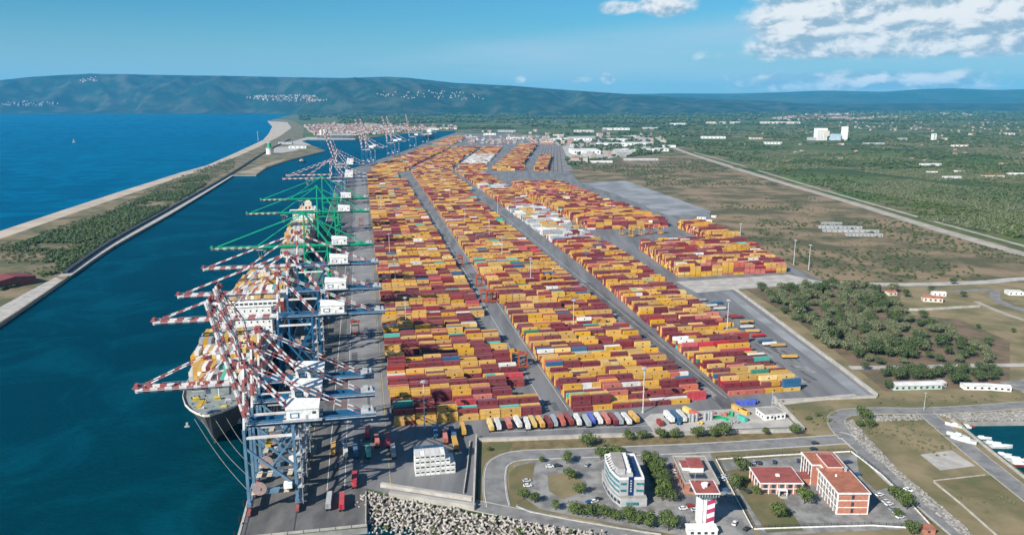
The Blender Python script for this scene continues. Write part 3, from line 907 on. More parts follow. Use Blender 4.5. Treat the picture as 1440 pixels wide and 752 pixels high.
unit = MB()
unit.bb(-0.05, 0.03, -1.05, 1.05, 0.25, CH - 0.3, 0)
unit.bb(-0.09, -0.04, -0.85, 0.85, 1.45, CH - 0.6, 1)
UNIT_ME = unit.mesh('cooling_unit', [CMAT[CIDX['white']], EMBLEM])
for d in single:
    col, L = d['col'], d['L']
    rf = d['blk'] == 'reefer'
    o = link('shipping_container', container_mesh(L, col), None, d['c'], d['rz'])
    if 'lab' in d: lab = d['lab']
    elif d['blk'] == 'near ship':
        lab = '%s container, %s tier, %s column from open water, %s bay behind the bow' % (CWORD[col], 'top' if d['top'] else ORD[d['tier']], ORD[d['slot']], ORD[d['row']])
    else:
        lab = '%s container, %s tier, %s from left, %s row from front, %s' % (CWORD[col] + (' half-length' if d['half'] else ''), 'top' if d['top'] else ORD[d['tier']], ORD[d['slot']], ORD[d['row'] - 1], d['blk'])
        if d['half']: lab = '%s short container, %s half, %s tier, %s from left, %s row, %s' % (CWORD[col], 'left' if d['half'] == 1 else 'right', 'top' if d['top'] else ORD[d['tier']], ORD[d['slot']], ORD[d['row'] - 1], d['blk'])
    tag(o, lab, 'container', 'shipping containers in the port')
    if rf:
        link('cooling_unit', UNIT_ME, o, (-L / 2, 0, 0))
        link('door', door_mesh(col), o, (L / 2, 0, 0))
    else:
        if L > 10 and col in ('yellow', 'pale_yellow', 'maroon', 'white', 'salmon', 'dark_red'): link('emblem', EMB_ME, o); link('emblem', EMB_ME, o, (0, 0, 0), math.pi)
        link('door', door_mesh(col), o, (-L / 2, 0, 0))


def mass(name, lst, label):
    N = len(lst)
    c = np.array([tuple(d['c']) for d in lst]); rz = np.array([d['rz'] for d in lst]); L = np.array([d['L'] for d in lst])
    hx, hy, h = L / 2, np.full(N, CW / 2), CH - 0.07
    co, si = np.cos(rz), np.sin(rz)
    V = np.zeros((N, 8, 3))
    for k, (sx, sy, sz) in enumerate(((-1, -1, 0), (1, -1, 0), (1, 1, 0), (-1, 1, 0), (-1, -1, 1), (1, -1, 1), (1, 1, 1), (-1, 1, 1))):
        x, y = sx * hx, sy * hy
        V[:, k, 0] = c[:, 0] + x * co - y * si; V[:, k, 1] = c[:, 1] + x * si + y * co; V[:, k, 2] = c[:, 2] + sz * h
    F = np.array(BOXF[1:])[None] + (np.arange(N) * 8)[:, None, None]
    mi = np.repeat(np.array([CIDX[d['col']] for d in lst]), 5)
    # dark emblem on the long side that shows, for the boxes near enough to tell it
    em = [d for d in lst if d['dist'] < 1100 and d['L'] > 10 and d['front'] and abs(d['rz'] - YROT) < 0.01 and d['col'] in ('yellow', 'pale_yellow', 'maroon', 'white', 'salmon')]
    ev, ef = [], []
    for d in em:
        k = N * 8 + len(ev)
        for q in range(8):
            a = 2 * math.pi * (q + 0.5) / 8
            x, y = math.cos(a) * 0.62, -CW / 2 - 0.03
            ev.append((d['c'].x + x * UX - y * UY, d['c'].y + x * UY + y * UX, d['c'].z + 1.42 + math.sin(a) * 0.62))
        ef.append(tuple(range(k, k + 8)))
    verts = np.concatenate([V.reshape(-1, 3), np.array(ev).reshape(-1, 3)]) if ev else V.reshape(-1, 3)
    faces = F.reshape(-1, 4)
    me = bpy.data.meshes.new(name)
    me.vertices.add(len(verts)); me.vertices.foreach_set('co', verts.ravel())
    nl = len(faces) * 4 + len(ef) * 8
    me.loops.add(nl)
    li = np.concatenate([faces.ravel(), np.array(ef, dtype=int).ravel()]) if ef else faces.ravel()
    me.loops.foreach_set('vertex_index', li.astype(np.int32))
    me.polygons.add(len(faces) + len(ef))
    st = np.concatenate([np.arange(len(faces)) * 4, len(faces) * 4 + np.arange(len(ef)) * 8]).astype(np.int32)
    me.polygons.foreach_set('loop_start', st)
    for m in CMAT: me.materials.append(m)
    me.materials.append(EMBLEM)
    me.polygons.foreach_set('material_index', np.concatenate([mi, np.full(len(ef), len(CMAT))]).astype(np.int32))
    me.polygons.foreach_set('use_smooth', np.zeros(len(me.polygons), dtype=bool))
    me.update(calc_edges=True); me.validate()
    o = link(name, me)
    return tag(o, label, 'containers', kind='stuff')


mass('container_stacks', [d for d in CONTS if not d.get('one') and 'ship' not in d['blk']], 'thousands of yellow and maroon containers stacked in long rows across the yard')
mass('deck_containers', [d for d in CONTS if not d.get('one') and 'ship' in d['blk']], 'containers stacked in bays on the decks of the moored ships')

# ------------------------------------------------------------------ quay cranes
C_RED = mat('crane_red', (0.34, 0.10, 0.095), None, 0.3, 0.55)
C_WHITE = mat('crane_white', (0.72, 0.70, 0.68), (0.55, 0.53, 0.51), 0.3, 0.55)
C_BLUE = mat('crane_blue', (0.020, 0.115, 0.23), (0.015, 0.085, 0.18), 0.2, 0.5)
C_LBLUE = mat('crane_light_blue', (0.13, 0.22, 0.31), (0.085, 0.165, 0.25), 0.2, 0.5)
C_GREEN = mat('crane_green', (0.010, 0.34, 0.18), (0.008, 0.27, 0.14), 0.2, 0.5)
C_GREY = mat('crane_grey', (0.42, 0.43, 0.44), (0.32, 0.33, 0.34), 0.4, 0.6)
C_DARK = mat('crane_dark', (0.05, 0.055, 0.06), None, 0.4, 0.6)
HAZ_Y = mat('hazard_cream', (0.66, 0.55, 0.40), None, 0.4, 0.6)
GLASS = mat('window_glass', (0.025, 0.04, 0.055), (0.04, 0.06, 0.08), 0.5, 0.12, 0.6)
STEEL = mat('steel_dark', (0.10, 0.10, 0.105), None, 0.5, 0.5)


def crane(label, u, v, zg, apex, out, back, hx0, hx1, style, raised=0.0, rz=YROT, gauge=21.5, loc=None, half=8.5, simple=False):
    """ship-to-shore crane; local x runs inland from the waterside rail, y along the quay"""
    t = thing('quay_crane', label, 'crane', loc if loc is not None else Y(u, v, 0.2), rz, 'quay cranes along the berth')
    low = {'near': C_LBLUE, 'blue': C_BLUE, 'green': C_GREEN, 'far': C_BLUE}[style]
    gird = {'near': C_BLUE, 'blue': C_BLUE, 'green': C_GREEN, 'far': C_BLUE}[style]
    S = [C_WHITE, C_RED] if style != 'green' else [C_GREEN, C_GREEN]
    g, hb = gauge, half
    for x in (0, g):
        for y in (-hb, hb):
            MB().beam((x, y, 3.6), (x, y * 0.96, zg + 1.0), 1.35, 1.6, taper=0.88).build('leg', low, t)
            bo = MB().bb(x - 0.7, x + 0.7, y - 4.2, y + 4.2, 1.0, 2.4).bb(x - 0.5, x + 0.5, y - 1, y + 1, 2.4, 3.6).build('bogie', C_RED, t)
            wh = MB()
            for k in range(6): wh.cyl((x - 0.45, y - 3.6 + k * 1.44, 0.52), (x + 0.45, y - 3.6 + k * 1.44, 0.52), 0.5, n=8)
            wh.build('wheels', C_DARK, bo)
        MB().bb(x - 1.0, x + 1.0, -hb - 1.5, hb + 1.5, 3.6, 5.4).build('sill_beam', low, t)
        MB().bb(x - 0.8, x + 0.8, -hb, hb, zg - 1.2, zg + 0.8).build('cross_beam', low, t)
    for y in (-hb, hb):
        pb = MB().beam((0.9, y, 10.5), (g - 0.9, y, 10.5), 1.7, 2.2).build('portal_beam', low, t)
        if style in ('near', 'blue'):
            hz_ = MB()
            for k in range(8):
                if k in (3, 4): continue
                x = 1.2 + k * (g - 2.4) / 8
                dx = (g - 2.4) / 8
                hz_.add([(x, y - 1.0, 9.5), (x + dx, y - 1.0, 9.5), (x + dx + 0.8, y - 1.0, 11.5), (x + 0.8, y - 1.0, 11.5), (x + 0.8, y + 0.9, 11.72), (x + dx + 0.8, y + 0.9, 11.72)], [(0, 1, 2, 3), (3, 2, 5, 4)], k % 2)
            hz_.build('hazard_stripes', [HAZ_Y, EMBLEM], pb)
        MB().beam((0.3, y * 0.98, zg - 8), (g - 0.5, y, 12.2), 0.9, 1.1).build('diagonal_brace', low, t)
        MB().beam((0, y * 0.97, zg - 3), (g, y * 0.97, zg - 3), 0.9, 1.1).build('upper_tie', S[0] if style != 'green' else C_GREEN, t)
        if not simple: MB().beam((g, y * 0.97, zg - 4), (g * 0.5, y * 0.98, 22), 0.6, 0.7).build('diagonal_brace', low, t)
    for x in (g,):
        MB().beam((x, -hb, 6), (x, hb, 22), 0.7, 0.8).beam((x, hb, 22), (x, -hb, zg - 3), 0.7, 0.8).build('cross_brace', low, t)
    # landside girder: a pair of boxes with ties and walkways
    gm = MB()
    for y in (-2.6, 2.6): gm.bb(-1.0, g + back, y - 0.75, y + 0.75, zg, zg + 2.6)
    for k in range(8):
        x = 2 + k * (g + back - 3) / 7
        gm.bb(x - 0.3, x + 0.3, -1.85, 1.85, zg + 0.4, zg + 1.4)
    go = gm.build('girder', gird, t)
    wk = MB()
    for y in (-4.1, 4.1): wk.bb(-1, g + back, y - 0.55, y + 0.55, zg + 1.4, zg + 1.5)
    for y in (-4.6, 4.6):
        wk.bb(-1, g + back, y - 0.04, y + 0.04, zg + 2.5, zg + 2.58)
        for k in range(14): wk.bb(-0.9 + k * (g + back) / 14, -0.82 + k * (g + back) / 14, y - 0.04, y + 0.04, zg + 1.5, zg + 2.5)
    wk.build('walkway', C_GREY if style != 'green' else C_GREEN, go)
    eb = MB().bb(g + back - 7, g + back, -3.8, 3.8, zg + 2.6, zg + 2.9).bb(g + back - 6, g + back - 3.4, -1.4, 1.4, zg + 2.9, zg + 4.8).cyl((g + back - 1.6, -2.2, zg + 3.6), (g + back - 1.6, 2.2, zg + 3.6), 0.8, n=8)
    eb.build('rope_sheaves', C_GREY, t)
    # boom, hinged at the waterside leg
    bm = MB()
    for y in (-2.6, 2.6): bm.beam((-1.2, y, 1.2), (-out, y, 1.4), 1.3, 2.1, seg=17)
    for k in range(10):
        x = -4 - k * (out - 6) / 9
        bm.bb(x - 0.3, x + 0.3, -1.8, 1.8, 0.6, 1.6)
    bo = bm.build('boom', S if style != 'green' else [C_GREEN, C_GREEN], t)
    if style == 'green':
        st = MB()
        for y in (-2.6, 2.6): st.beam((-out * 0.55, y - (0.8 if y < 0 else -0.8), 1.35), (-out - 0.1, y - (0.8 if y < 0 else -0.8), 1.35), 0.12, 2.2, seg=11)
        st.build('stripe_band', [C_RED, C_WHITE], bo)
    bw = MB()
    for y in (-4.0, 4.0):
        bw.bb(-out, -1.2, y - 0.5, y + 0.5, 1.5, 1.6)
        ye = y + (0.5 if y > 0 else -0.5)
        bw.bb(-out, -1.2, ye - 0.05, ye + 0.05, 2.55, 2.65)
        for k in range(16): bw.bb(-out + k * out / 16, -out + 0.1 + k * out / 16, ye - 0.05, ye + 0.05, 1.6, 2.6)
    bw.build('walkway', C_GREY if style != 'green' else C_GREEN, bo)
    tipb = MB().bb(-out - 1.4, -out + 1.5, -3.4, 3.4, 2.5, 3.0).bb(-out - 0.8, -out + 0.8, -1.5, 1.5, 3.0, 4.2)
    tipb.build('boom_tip', S[1], bo)
    for fr in (0.50, 0.93):
        for y in (-2.6, 2.6): MB().bb(-out * fr - 0.6, -out * fr + 0.6, y - 0.4, y + 0.4, 2.5, 4.0).build('stay_bracket', S[1], bo)
    for o in [bo]:
        o.location = (0, 0, zg)
        o.rotation_euler = (0, raised, 0)
    # mast and stays
    ap = (0.8, 0, apex)
    ms = MB()
    for y in (-hb * 0.92, hb * 0.92): ms.beam((0, y, zg + 0.6), (0.8, y * 0.28, apex), 0.95, 1.1, seg=5)
    ms.beam((0.5, -hb * 0.62, zg + (apex - zg) * 0.5), (0.5, hb * 0.62, zg + (apex - zg) * 0.5), 0.8, 0.8)
    ms.build('mast', S, t)
    MB().bb(-0.9, 2.6, -3.0, 3.0, apex - 0.8, apex + 0.6).bb(-0.4, 1.8, -2.0, 2.0, apex + 0.6, apex + 1.9).cyl((-0.6, -2.4, apex + 1.0), (-0.6, 2.4, apex + 1.0), 0.8, n=8).build('apex_platform', C_RED if style != 'green' else C_GREEN, t)
    for y in (-2.4, 2.4):
        MB().beam((1.5, y, apex), (g + 1, y * 1.3, zg + 2.8), 0.75, 0.9, seg=12).build('back_leg', S, t)
        MB().beam((1.5, y, apex), (g + back * 0.80, y * 1.1, zg + 2.8), 0.42, 0.5, seg=18).build('backstay', S, t)
    ca, sa = math.cos(raised), math.sin(raised)
    for fr in (0.50, 0.93):
        for y in (-2.4, 2.4):
            fs_ = MB()
            bx, bz = -out * fr, 3.6
            q = Vector((bx * ca + bz * sa, y * 1.05, zg - bx * sa + bz * ca))
            p = Vector((0.2, y, apex))
            if raised > 0.3:
                mid = Vector((-(2.0 + 6 * fr), y * 1.05, (p.z + q.z) / 2 - 1.0)) if q.z < p.z else Vector(((p.x + q.x) / 2 + 2.6, y, (p.z + q.z) / 2))
                fs_.beam(p, mid, 0.42, 0.5, seg=5); fs_.beam(mid, q, 0.42, 0.5, seg=5)
            else:
                fs_.beam(p, q, 0.45, 0.55, seg=16 if fr > 0.6 else 10)
            fs_.build('forestay', S, t)
    # machinery house
    zh = zg + 2.7
    hs = MB()
    hs.bb(hx0, hx1, -5.2, 5.2, zh, zh + 5.6)
    hs.add([(hx0 - 0.3, -5.5, zh + 5.6), (hx1 + 0.3, -5.5, zh + 5.6), (hx1 + 0.3, 5.5, zh + 5.9), (hx0 - 0.3, 5.5, zh + 6.9), (hx0 - 0.3, -5.5, zh + 5.0), (hx1 + 0.3, -5.5, zh + 5.0), (hx1 + 0.3, 5.5, zh + 5.0), (hx0 - 0.3, 5.5, zh + 5.0)], [(0, 1, 2, 3), (4, 7, 6, 5), (4, 5, 1, 0), (5, 6, 2, 1), (6, 7, 3, 2), (7, 4, 0, 3)])
    ho_ = hs.build('machinery_house', WHITEP, t)
    L = hx1 - hx0
    MB().bb(hx0 + L * 0.12, hx0 + L * 0.40, -5.28, -5.22, zh + 1.0, zh + 3.4).build('nameplate', C_BLUE, ho_)
    MB().bb(hx0 + L * 0.16, hx0 + L * 0.36, -5.34, -5.29, zh + 1.4, zh + 3.0).build('nameplate_field', WHITEP, ho_)
    MB().bb(hx0 + L * 0.60, hx0 + L * 0.66, -5.28, -5.22, zh + 0.1, zh + 2.2).build('door', C_GREY, ho_)
    MB().bb(hx0 + L * 0.80, hx0 + L * 0.92, -5.28, -5.22, zh + 2.6, zh + 3.8).build('vent', C_DARK, ho_)
    MB().bb(hx0 - 1.6, hx1 + 1.4, -7.0, 7.0, zh - 0.35, zh - 0.1).build('platform', C_GREY, ho_)
    rl = MB()
    for y in (-7, 7):
        rl.bb(hx0 - 1.6, hx1 + 1.4, y - 0.05, y + 0.05, zh + 0.85, zh + 0.95)
        for k in range(9): rl.bb(hx0 - 1.6 + k * (L + 3) / 8, hx0 - 1.5 + k * (L + 3) / 8, y - 0.05, y + 0.05, zh - 0.1, zh + 0.9)
    rl.build('railing', C_GREY, ho_)
    # trolley with the driver's cab, spreader on its ropes
    tx = g * 0.45 if raised > 0.3 else -out * random.uniform(0.30, 0.55)
    tr_ = MB().bb(tx - 3, tx + 3, -3.4, 3.4, zg - 0.9, zg - 0.2).bb(tx - 1, tx + 1, -1.6, 1.6, zg - 0.2, zg + 0.6).build('trolley', C_GREY, t)
    MB().bb(tx + 3.2, tx + 5.4, -1.2, 1.2, zg - 3.6, zg - 0.9).build('cab', WHITEP, tr_)
    MB().bb(tx + 3.1, tx + 3.2, -1.0, 1.0, zg - 3.2, zg - 1.8).build('window', GLASS, tr_)
    zs = zg - 9
    sp_ = MB().bb(tx - 1.2, tx + 1.2, -6.1, 6.1, zs, zs + 0.7)
    for sx in (-1, 1):
        for sy in (-1, 1): sp_.beam((tx + sx, sy * 2, zs + 0.7), (tx + sx * 1.5, sy * 2.4, zg - 0.9), 0.10)
    sp_.build('spreader', mat('spreader_yellow', (0.55, 0.36, 0.05), None, 0.4, 0.6), tr_)
    # stair tower on the landside leg, cable reel on the waterside frame
    stt = MB()
    x0 = g + 1.6
    n = 9 if not simple else 5
    for k in range(n):
        za, zb = 3.6 + (zg - 4) * k / n, 3.6 + (zg - 4) * (k + 1) / n
        a, b = (-hb - 0.5, -hb + 4.0) if k % 2 == 0 else (-hb + 4.0, -hb - 0.5)
        stt.beam((x0, a, za), (x0, b, zb), 1.5, 0.34)
        stt.bb(x0 - 1.0, x0 + 1.8, b - 1.3, b + 1.3, zb - 0.16, zb + 0.08)
        stt.beam((x0 + 0.5, a, za + 1.1), (x0 + 0.5, b, zb + 1.1), 0.08)
    for yy in (-hb - 1.2, -hb + 4.7):
        stt.beam((x0 + 1.0, yy, 3.0), (x0 + 1.0, yy, zg), 0.22)
    stt.build('stair_tower', C_GREY if style != 'green' else C_GREEN, t)
    cr = MB().cyl((2.2, -hb + 0.4, 13.5), (3.0, -hb + 0.4, 13.5), 0.7, n=12)
    cr.cyl((5.2, -hb - 1.15, 12.6), (5.2, -hb - 1.75, 12.6), 3.2, n=24)
    cr.cyl((5.2, -hb - 1.80, 12.6), (5.2, -hb - 2.05, 12.6), 0.7, n=12)
    cr.build('cable_reel', mat('cable_reel', (0.36, 0.26, 0.24), None, 1.0, 0.7), t)
    MB().bb(g - 5.6, g - 1.8, -hb - 2.4, -hb + 1.0, 11.8, 14.2).build('electrical_cabin', WHITEP, t)
    if not simple:
        lt = MB()
        for k in range(6):
            x = 2 + k * (g + back - 4) / 5
            lt.bb(x - 0.3, x + 0.3, -4.9, -4.6, zg - 0.5, zg + 0.2)
        lt.build('floodlights', C_GREY, t)
    return t


UR = -67.0
crane('light blue quay crane nearest the viewer with its striped boom raised', UR, -77, 40, 69, 61, 37.5, 18.5, 33, 'near', raised=R(77))
crane('second light blue quay crane from the quay end with its boom raised', UR, -50, 40, 69.5, 61, 37.5, 18.5, 33, 'near', raised=R(76))
crane('third light blue quay crane with boom lowered over the ship bow', UR, -23, 40, 69.5, 61, 37.5, 18.5, 33, 'near')
crane('dark blue quay crane with striped boom, first behind the bow', UR, 77, 48, 77, 76, 47, 27, 42, 'blue')
crane('dark blue quay crane with striped boom, middle of its three', UR, 145, 48, 77.5, 76, 47, 27, 42, 'blue')
crane('dark blue quay crane with striped boom, just before the green cranes', UR, 238, 48, 77, 76, 47, 27, 42, 'blue')
crane('green quay crane nearest the striped blue cranes', UR, 322, 49.5, 82, 84, 43, 26, 40, 'green')
crane('middle one of the three green quay cranes', UR, 555, 49.5, 82.5, 84, 43, 26, 40, 'green')
crane('farthest of the three green quay cranes', UR, 695, 49.5, 82.5, 84, 43, 26, 40, 'green')
crane('red and white striped quay crane just beyond the green cranes', UR, 1005, 49, 82, 83, 43, 26, 40, 'blue')
crane('red and white striped quay crane with boom down beside the ship bridge beyond green cranes', UR, 1075, 49, 80, 83, 43, 26, 40, 'blue')
crane('quay crane with raised striped boom before the quay bends', UR, 1330, 47, 78, 78, 43, 24, 38, 'far', raised=R(72), simple=True)
crane('quay crane with raised boom beside the quay bend', UR, 1420, 47, 78, 78, 43, 24, 38, 'far', raised=R(74), simple=True)
BR = R(-2.5)
for (x, y), lab, rr in (((510, 233), 'far quay crane with raised striped boom at the quay bend', 78), ((516, 231), 'far quay crane with raised boom second after the bend', 79), ((545, 220.5), 'far quay crane with raised boom midway along the far quay', 80), ((551, 218.5), 'far quay crane with raised boom beside the midway one', 80), ((576, 209), 'farthest large quay crane with raised boom near the town', 81), ((594, 203), 'last small quay crane before the basin end', 0)):
    p = at(x, y); p.z = 0.2
    crane(lab, 0, 0, 50, 82, 86, 40, 22, 36, 'far', raised=R(rr), rz=BR, loc=p, gauge=26, simple=True)

# ------------------------------------------------------------------ ships
HULL = mat('ship_hull', (0.080, 0.082, 0.088), (0.12, 0.115, 0.115), 0.08, 0.5)
HULLR = mat('hull_antifouling', (0.16, 0.03, 0.025), None, 0.1, 0.7)
DECK = mat('ship_deck', (0.26, 0.29, 0.28), (0.20, 0.22, 0.215), 0.2, 0.8)
HATCH = mat('hatch_cover', (0.36, 0.39, 0.37), (0.28, 0.30, 0.29), 0.3, 0.7)
CREAM = mat('ship_cream', (0.66, 0.60, 0.50), None, 0.3, 0.7)


def ship(name, label, su, v0, v1, beam, bridge_v, deck=16.0, det=True, rz=YROT, org=None):
    """container ship lying along the quay; local x abeam, y aft from the bow"""
    t = thing(name, label, 'ship', org if org is not None else Y(su, v0, WATER_Z), rz, 'ships moored at the berths')
    L = v1 - v0
    b2 = beam / 2
    D = deck - WATER_Z
    st = [(-10, 0.06, 2.5), (-4, 0.28, 1.8), (4, 0.50, 1.2), (14, 0.70, 0.5), (28, 0.88, 0), (48, 1.0, 0), (L * 0.86, 1.0, 0), (L * 0.96, 0.94, 0), (L, 0.90, 0)]
    rings, up = [], []
    for y, k, sh in st:
        fl = min(1.0, max(0.02, (y - 2) / 75)) if y < 75 else 1.0
        wl = b2 * min(k, fl) * (0.97 if y < L * 0.9 else 0.8)
        yb = y if y > 20 else y + (20 - y) * 0.45
        rings.append([(-wl * 0.9, yb, -4), (-wl, yb, 1.2), (-b2 * (k * 0.55 + 0.45 * min(k, fl)), (y + yb) / 2, D * 0.62), (-b2 * k, y, D + sh), (b2 * k, y, D + sh), (b2 * (k * 0.55 + 0.45 * min(k, fl)), (y + yb) / 2, D * 0.62), (wl, yb, 1.2), (wl * 0.9, yb, -4)])
    MB().loft(rings, closed=True).build('hull', HULL, t)
    low = [[(p[0] * 1.004, p[1] - 0.05, min(p[2], 2.2)) for p in (r[0], r[1])] for r in rings]
    dk = MB()
    m_ = len(st)
    vs = [(-b2 * k * 0.985, y + 0.3, D + sh + 0.06) for y, k, sh in st] + [(b2 * k * 0.985, y + 0.3, D + sh + 0.06) for y, k, sh in st]
    dk.add(vs, [(i, m_ + i, m_ + i + 1, i + 1) for i in range(m_ - 1)])
    do = dk.build('deck', DECK, t)
    bw = MB()
    for s in (-1, 1):
        for i in range(m_ - 1):
            (y0, k0, s0), (y1, k1, s1) = st[i], st[i + 1]
            hgt = 1.3 if y1 < 50 else 1.0
            bw.add([(s * b2 * k0, y0, D + s0), (s * b2 * k1, y1, D + s1), (s * b2 * k1, y1, D + s1 + hgt), (s * b2 * k0, y0, D + s0 + hgt), (s * (b2 * k0 - 0.25), y0 + 0.2, D + s0), (s * (b2 * k1 - 0.25), y1, D + s1), (s * (b2 * k1 - 0.25), y1, D + s1 + hgt), (s * (b2 * k0 - 0.25), y0 + 0.2, D + s0 + hgt)], [(0, 1, 2, 3), (4, 7, 6, 5), (3, 2, 6, 7)])
    k0 = st[0][1]
    bw.bb(-b2 * k0, b2 * k0, -10.1, -9.8, D + 2.5, D + 3.8)
    bw.build('bulwark', CREAM, t)
    if det:
        bwk = MB().bb(-b2 * 0.80, b2 * 0.80, 31, 31.6, D, D + 4.2).build('breakwater', DECK, t)
        for x, y in ((-6, 6), (6, 6), (-7, 16), (7, 16), (0, 21), (-12, 22), (12, 22)):
            wn = MB().cyl((x - 1.6, y, D + 1.6), (x + 1.6, y, D + 1.6), 0.9, n=10).bb(x - 2.2, x + 2.2, y - 0.9, y + 0.9, D + 0.1, D + 0.9)
            wn.build('mooring_winch', random.choice((mat('winch_yellow', (0.5, 0.38, 0.06), None, 0.5, 0.6), C_GREY)), t)
        bol = MB()
        for i in range(26):
            x, y = random.uniform(-0.75, 0.75) * b2, random.uniform(2, 29)
            if abs(x) < b2 * (0.35 + y / 55): bol.cyl((x, y, D + 0.1), (x, y, D + 1.1), 0.45, n=8)
        bol.build('bollards', C_DARK, t)
        MB().cyl((0, 27, D), (0, 27, D + 13), 0.5, 0.3, n=8).bb(-2.2, 2.2, 26.8, 27.2, D + 9, D + 9.3).build('foremast', C_WHITE, t)
        for s in (-1, 1):
            an = MB().bb(s * b2 * 0.60 - 0.6, s * b2 * 0.60 + 0.6, 4.5, 5.6, D * 0.55, D * 0.55 + 2.4).bb(s * b2 * 0.60 - 1.4, s * b2 * 0.60 + 1.4, 4.3, 5.0, D * 0.55, D * 0.55 + 0.6)
            an.build('anchor', C_GREY, t)
    # hatch covers and lashing bridges between the bays
    y = 45.0 if det else 40.0
    while y < L - 16:
        if not (bridge_v - 12 < y < bridge_v + 14):
            MB().bb(-b2 * 0.94, b2 * 0.94, y, y + 12.6, D, D + 1.1).build('hatch_cover', HATCH, t)
            lb = MB()
            for k in range(9):
                x = -b2 * 0.92 + k * b2 * 1.84 / 8
                lb.bb(x - 0.2, x + 0.2, y + 12.9, y + 13.7, D, D + 7.5)
            lb.bb(-b2 * 0.93, b2 * 0.93, y + 12.8, y + 13.8, D + 7.5, D + 7.8).bb(-b2 * 0.93, b2 * 0.93, y + 12.8, y + 13.8, D + 4, D + 4.2)
            lb.build('lashing_bridge', C_GREY, t)
        y += 14.5
    # bridge superstructure
    bv = bridge_v
    br = MB().bb(-b2 * 0.80, b2 * 0.80, bv - 5, bv + 6, D, D + 24).bb(-b2 * 0.86, b2 * 0.86, bv - 5.6, bv + 6.4, D + 24, D + 24.4)
    bo = br.build('superstructure', WHITEP, t)
    wd_ = MB().bb(-b2 * 1.02, b2 * 1.02, bv - 5.5, bv + 2.5, D + 24.4, D + 27.6)
    wo_ = wd_.build('wheelhouse', WHITEP, bo)
    for k in range(14):
        x = -b2 * 0.98 + (k + 0.5) * b2 * 1.96 / 14
        MB().bb(x - 1.2, x + 1.2, bv - 5.58, bv - 5.50, D + 25.6, D + 27.0).build('window', GLASS, bo)
    for r_ in range(5):
        for k in range(9):
            x = -b2 * 0.72 + k * b2 * 1.44 / 8
            MB().bb(x - 0.5, x + 0.5, bv - 5.08, bv - 4.99, D + 3.5 + r_ * 4.2, D + 4.7 + r_ * 4.2).build('window', GLASS, bo)
    MB().cyl((0, bv, D + 27.6), (0, bv, D + 36), 0.5, 0.25, n=8).bb(-3, 3, bv - 0.2, bv + 0.2, D + 32, D + 32.4).build('radar_mast', C_WHITE, bo)
    fv = min(L - 45, bridge_v + 120) if L > 300 else bridge_v + 26
    MB().bb(-5, 5, fv - 5, fv + 5, D, D + 24).bb(-3, 3, fv - 3, fv + 3, D + 24, D + 28).build('funnel', CREAM, t)
    return t


s1 = ship('container_ship', 'large container ship moored under the blue cranes, bow towards the viewer', SHIP_U, 0, 372, SHIP_B, 146)
s2 = ship('container_ship', 'container ship moored under the green cranes', SHIP2_U, 440, 800, 32, 200, det=False)
p3 = at(560, 189.5); p3.z = WATER_Z
ship('container_ship', 'dark blue ship lying across the far end of the basin before the town', 0, 0, 230, 34, 190, det=False, rz=R(78), org=at(506, 195.5, WATER_Z))
ship('container_ship', 'small white ship moored at the last far berth near the basin end', 0, 0, 170, 28, 130, det=False, rz=R(-14), org=at(592, 196, WATER_Z))

# mooring lines of the near ship
for i, (x, y, u2, v2) in enumerate(((-8, -4, -71, -64), (-4, -6, -71, -52), (3, -6, -71, -40), (8, -3, -71, -28), (14, 6, -71, -16))):
    a = Matrix.Rotation(YROT, 4, 'Z') @ Vector((x, y, 18.5)) + Y(SHIP_U, 0, WATER_Z)
    b = Y(u2, v2, 0.9)
    mb = MB()
    pr = None
    for k in range(9):
        t_ = k / 8
        q = a.lerp(b, t_); q.z -= 3.0 * math.sin(math.pi * t_)
        if pr is not None: mb.beam(pr, q, 0.14)
        pr = q
    tag(mb.build('mooring_line', mat('rope', (0.35, 0.33, 0.29), None, 1, 0.9)), '%s pale mooring rope from the ship bow down to the quay' % ('lowest', 'second', 'third', 'fourth', 'shortest')[i], 'rope', 'mooring ropes of the near ship')

# ------------------------------------------------------------------ trees and scrub
BARK = mat('bark', (0.075, 0.055, 0.04), None, 1.0, 0.95)
LEAF1 = mat('leaf_green', (0.095, 0.130, 0.028), (0.058, 0.090, 0.020), 0.35, 0.85, 0.15, island=0.42, coords='obj')
LEAF2 = mat('leaf_pine', (0.075, 0.108, 0.036), (0.048, 0.075, 0.027), 0.35, 0.85, 0.15, island=0.42, coords='obj')
LEAF3 = mat('leaf_olive', (0.150, 0.165, 0.080), (0.098, 0.115, 0.055), 0.35, 0.85, 0.15, island=0.40, coords='obj')


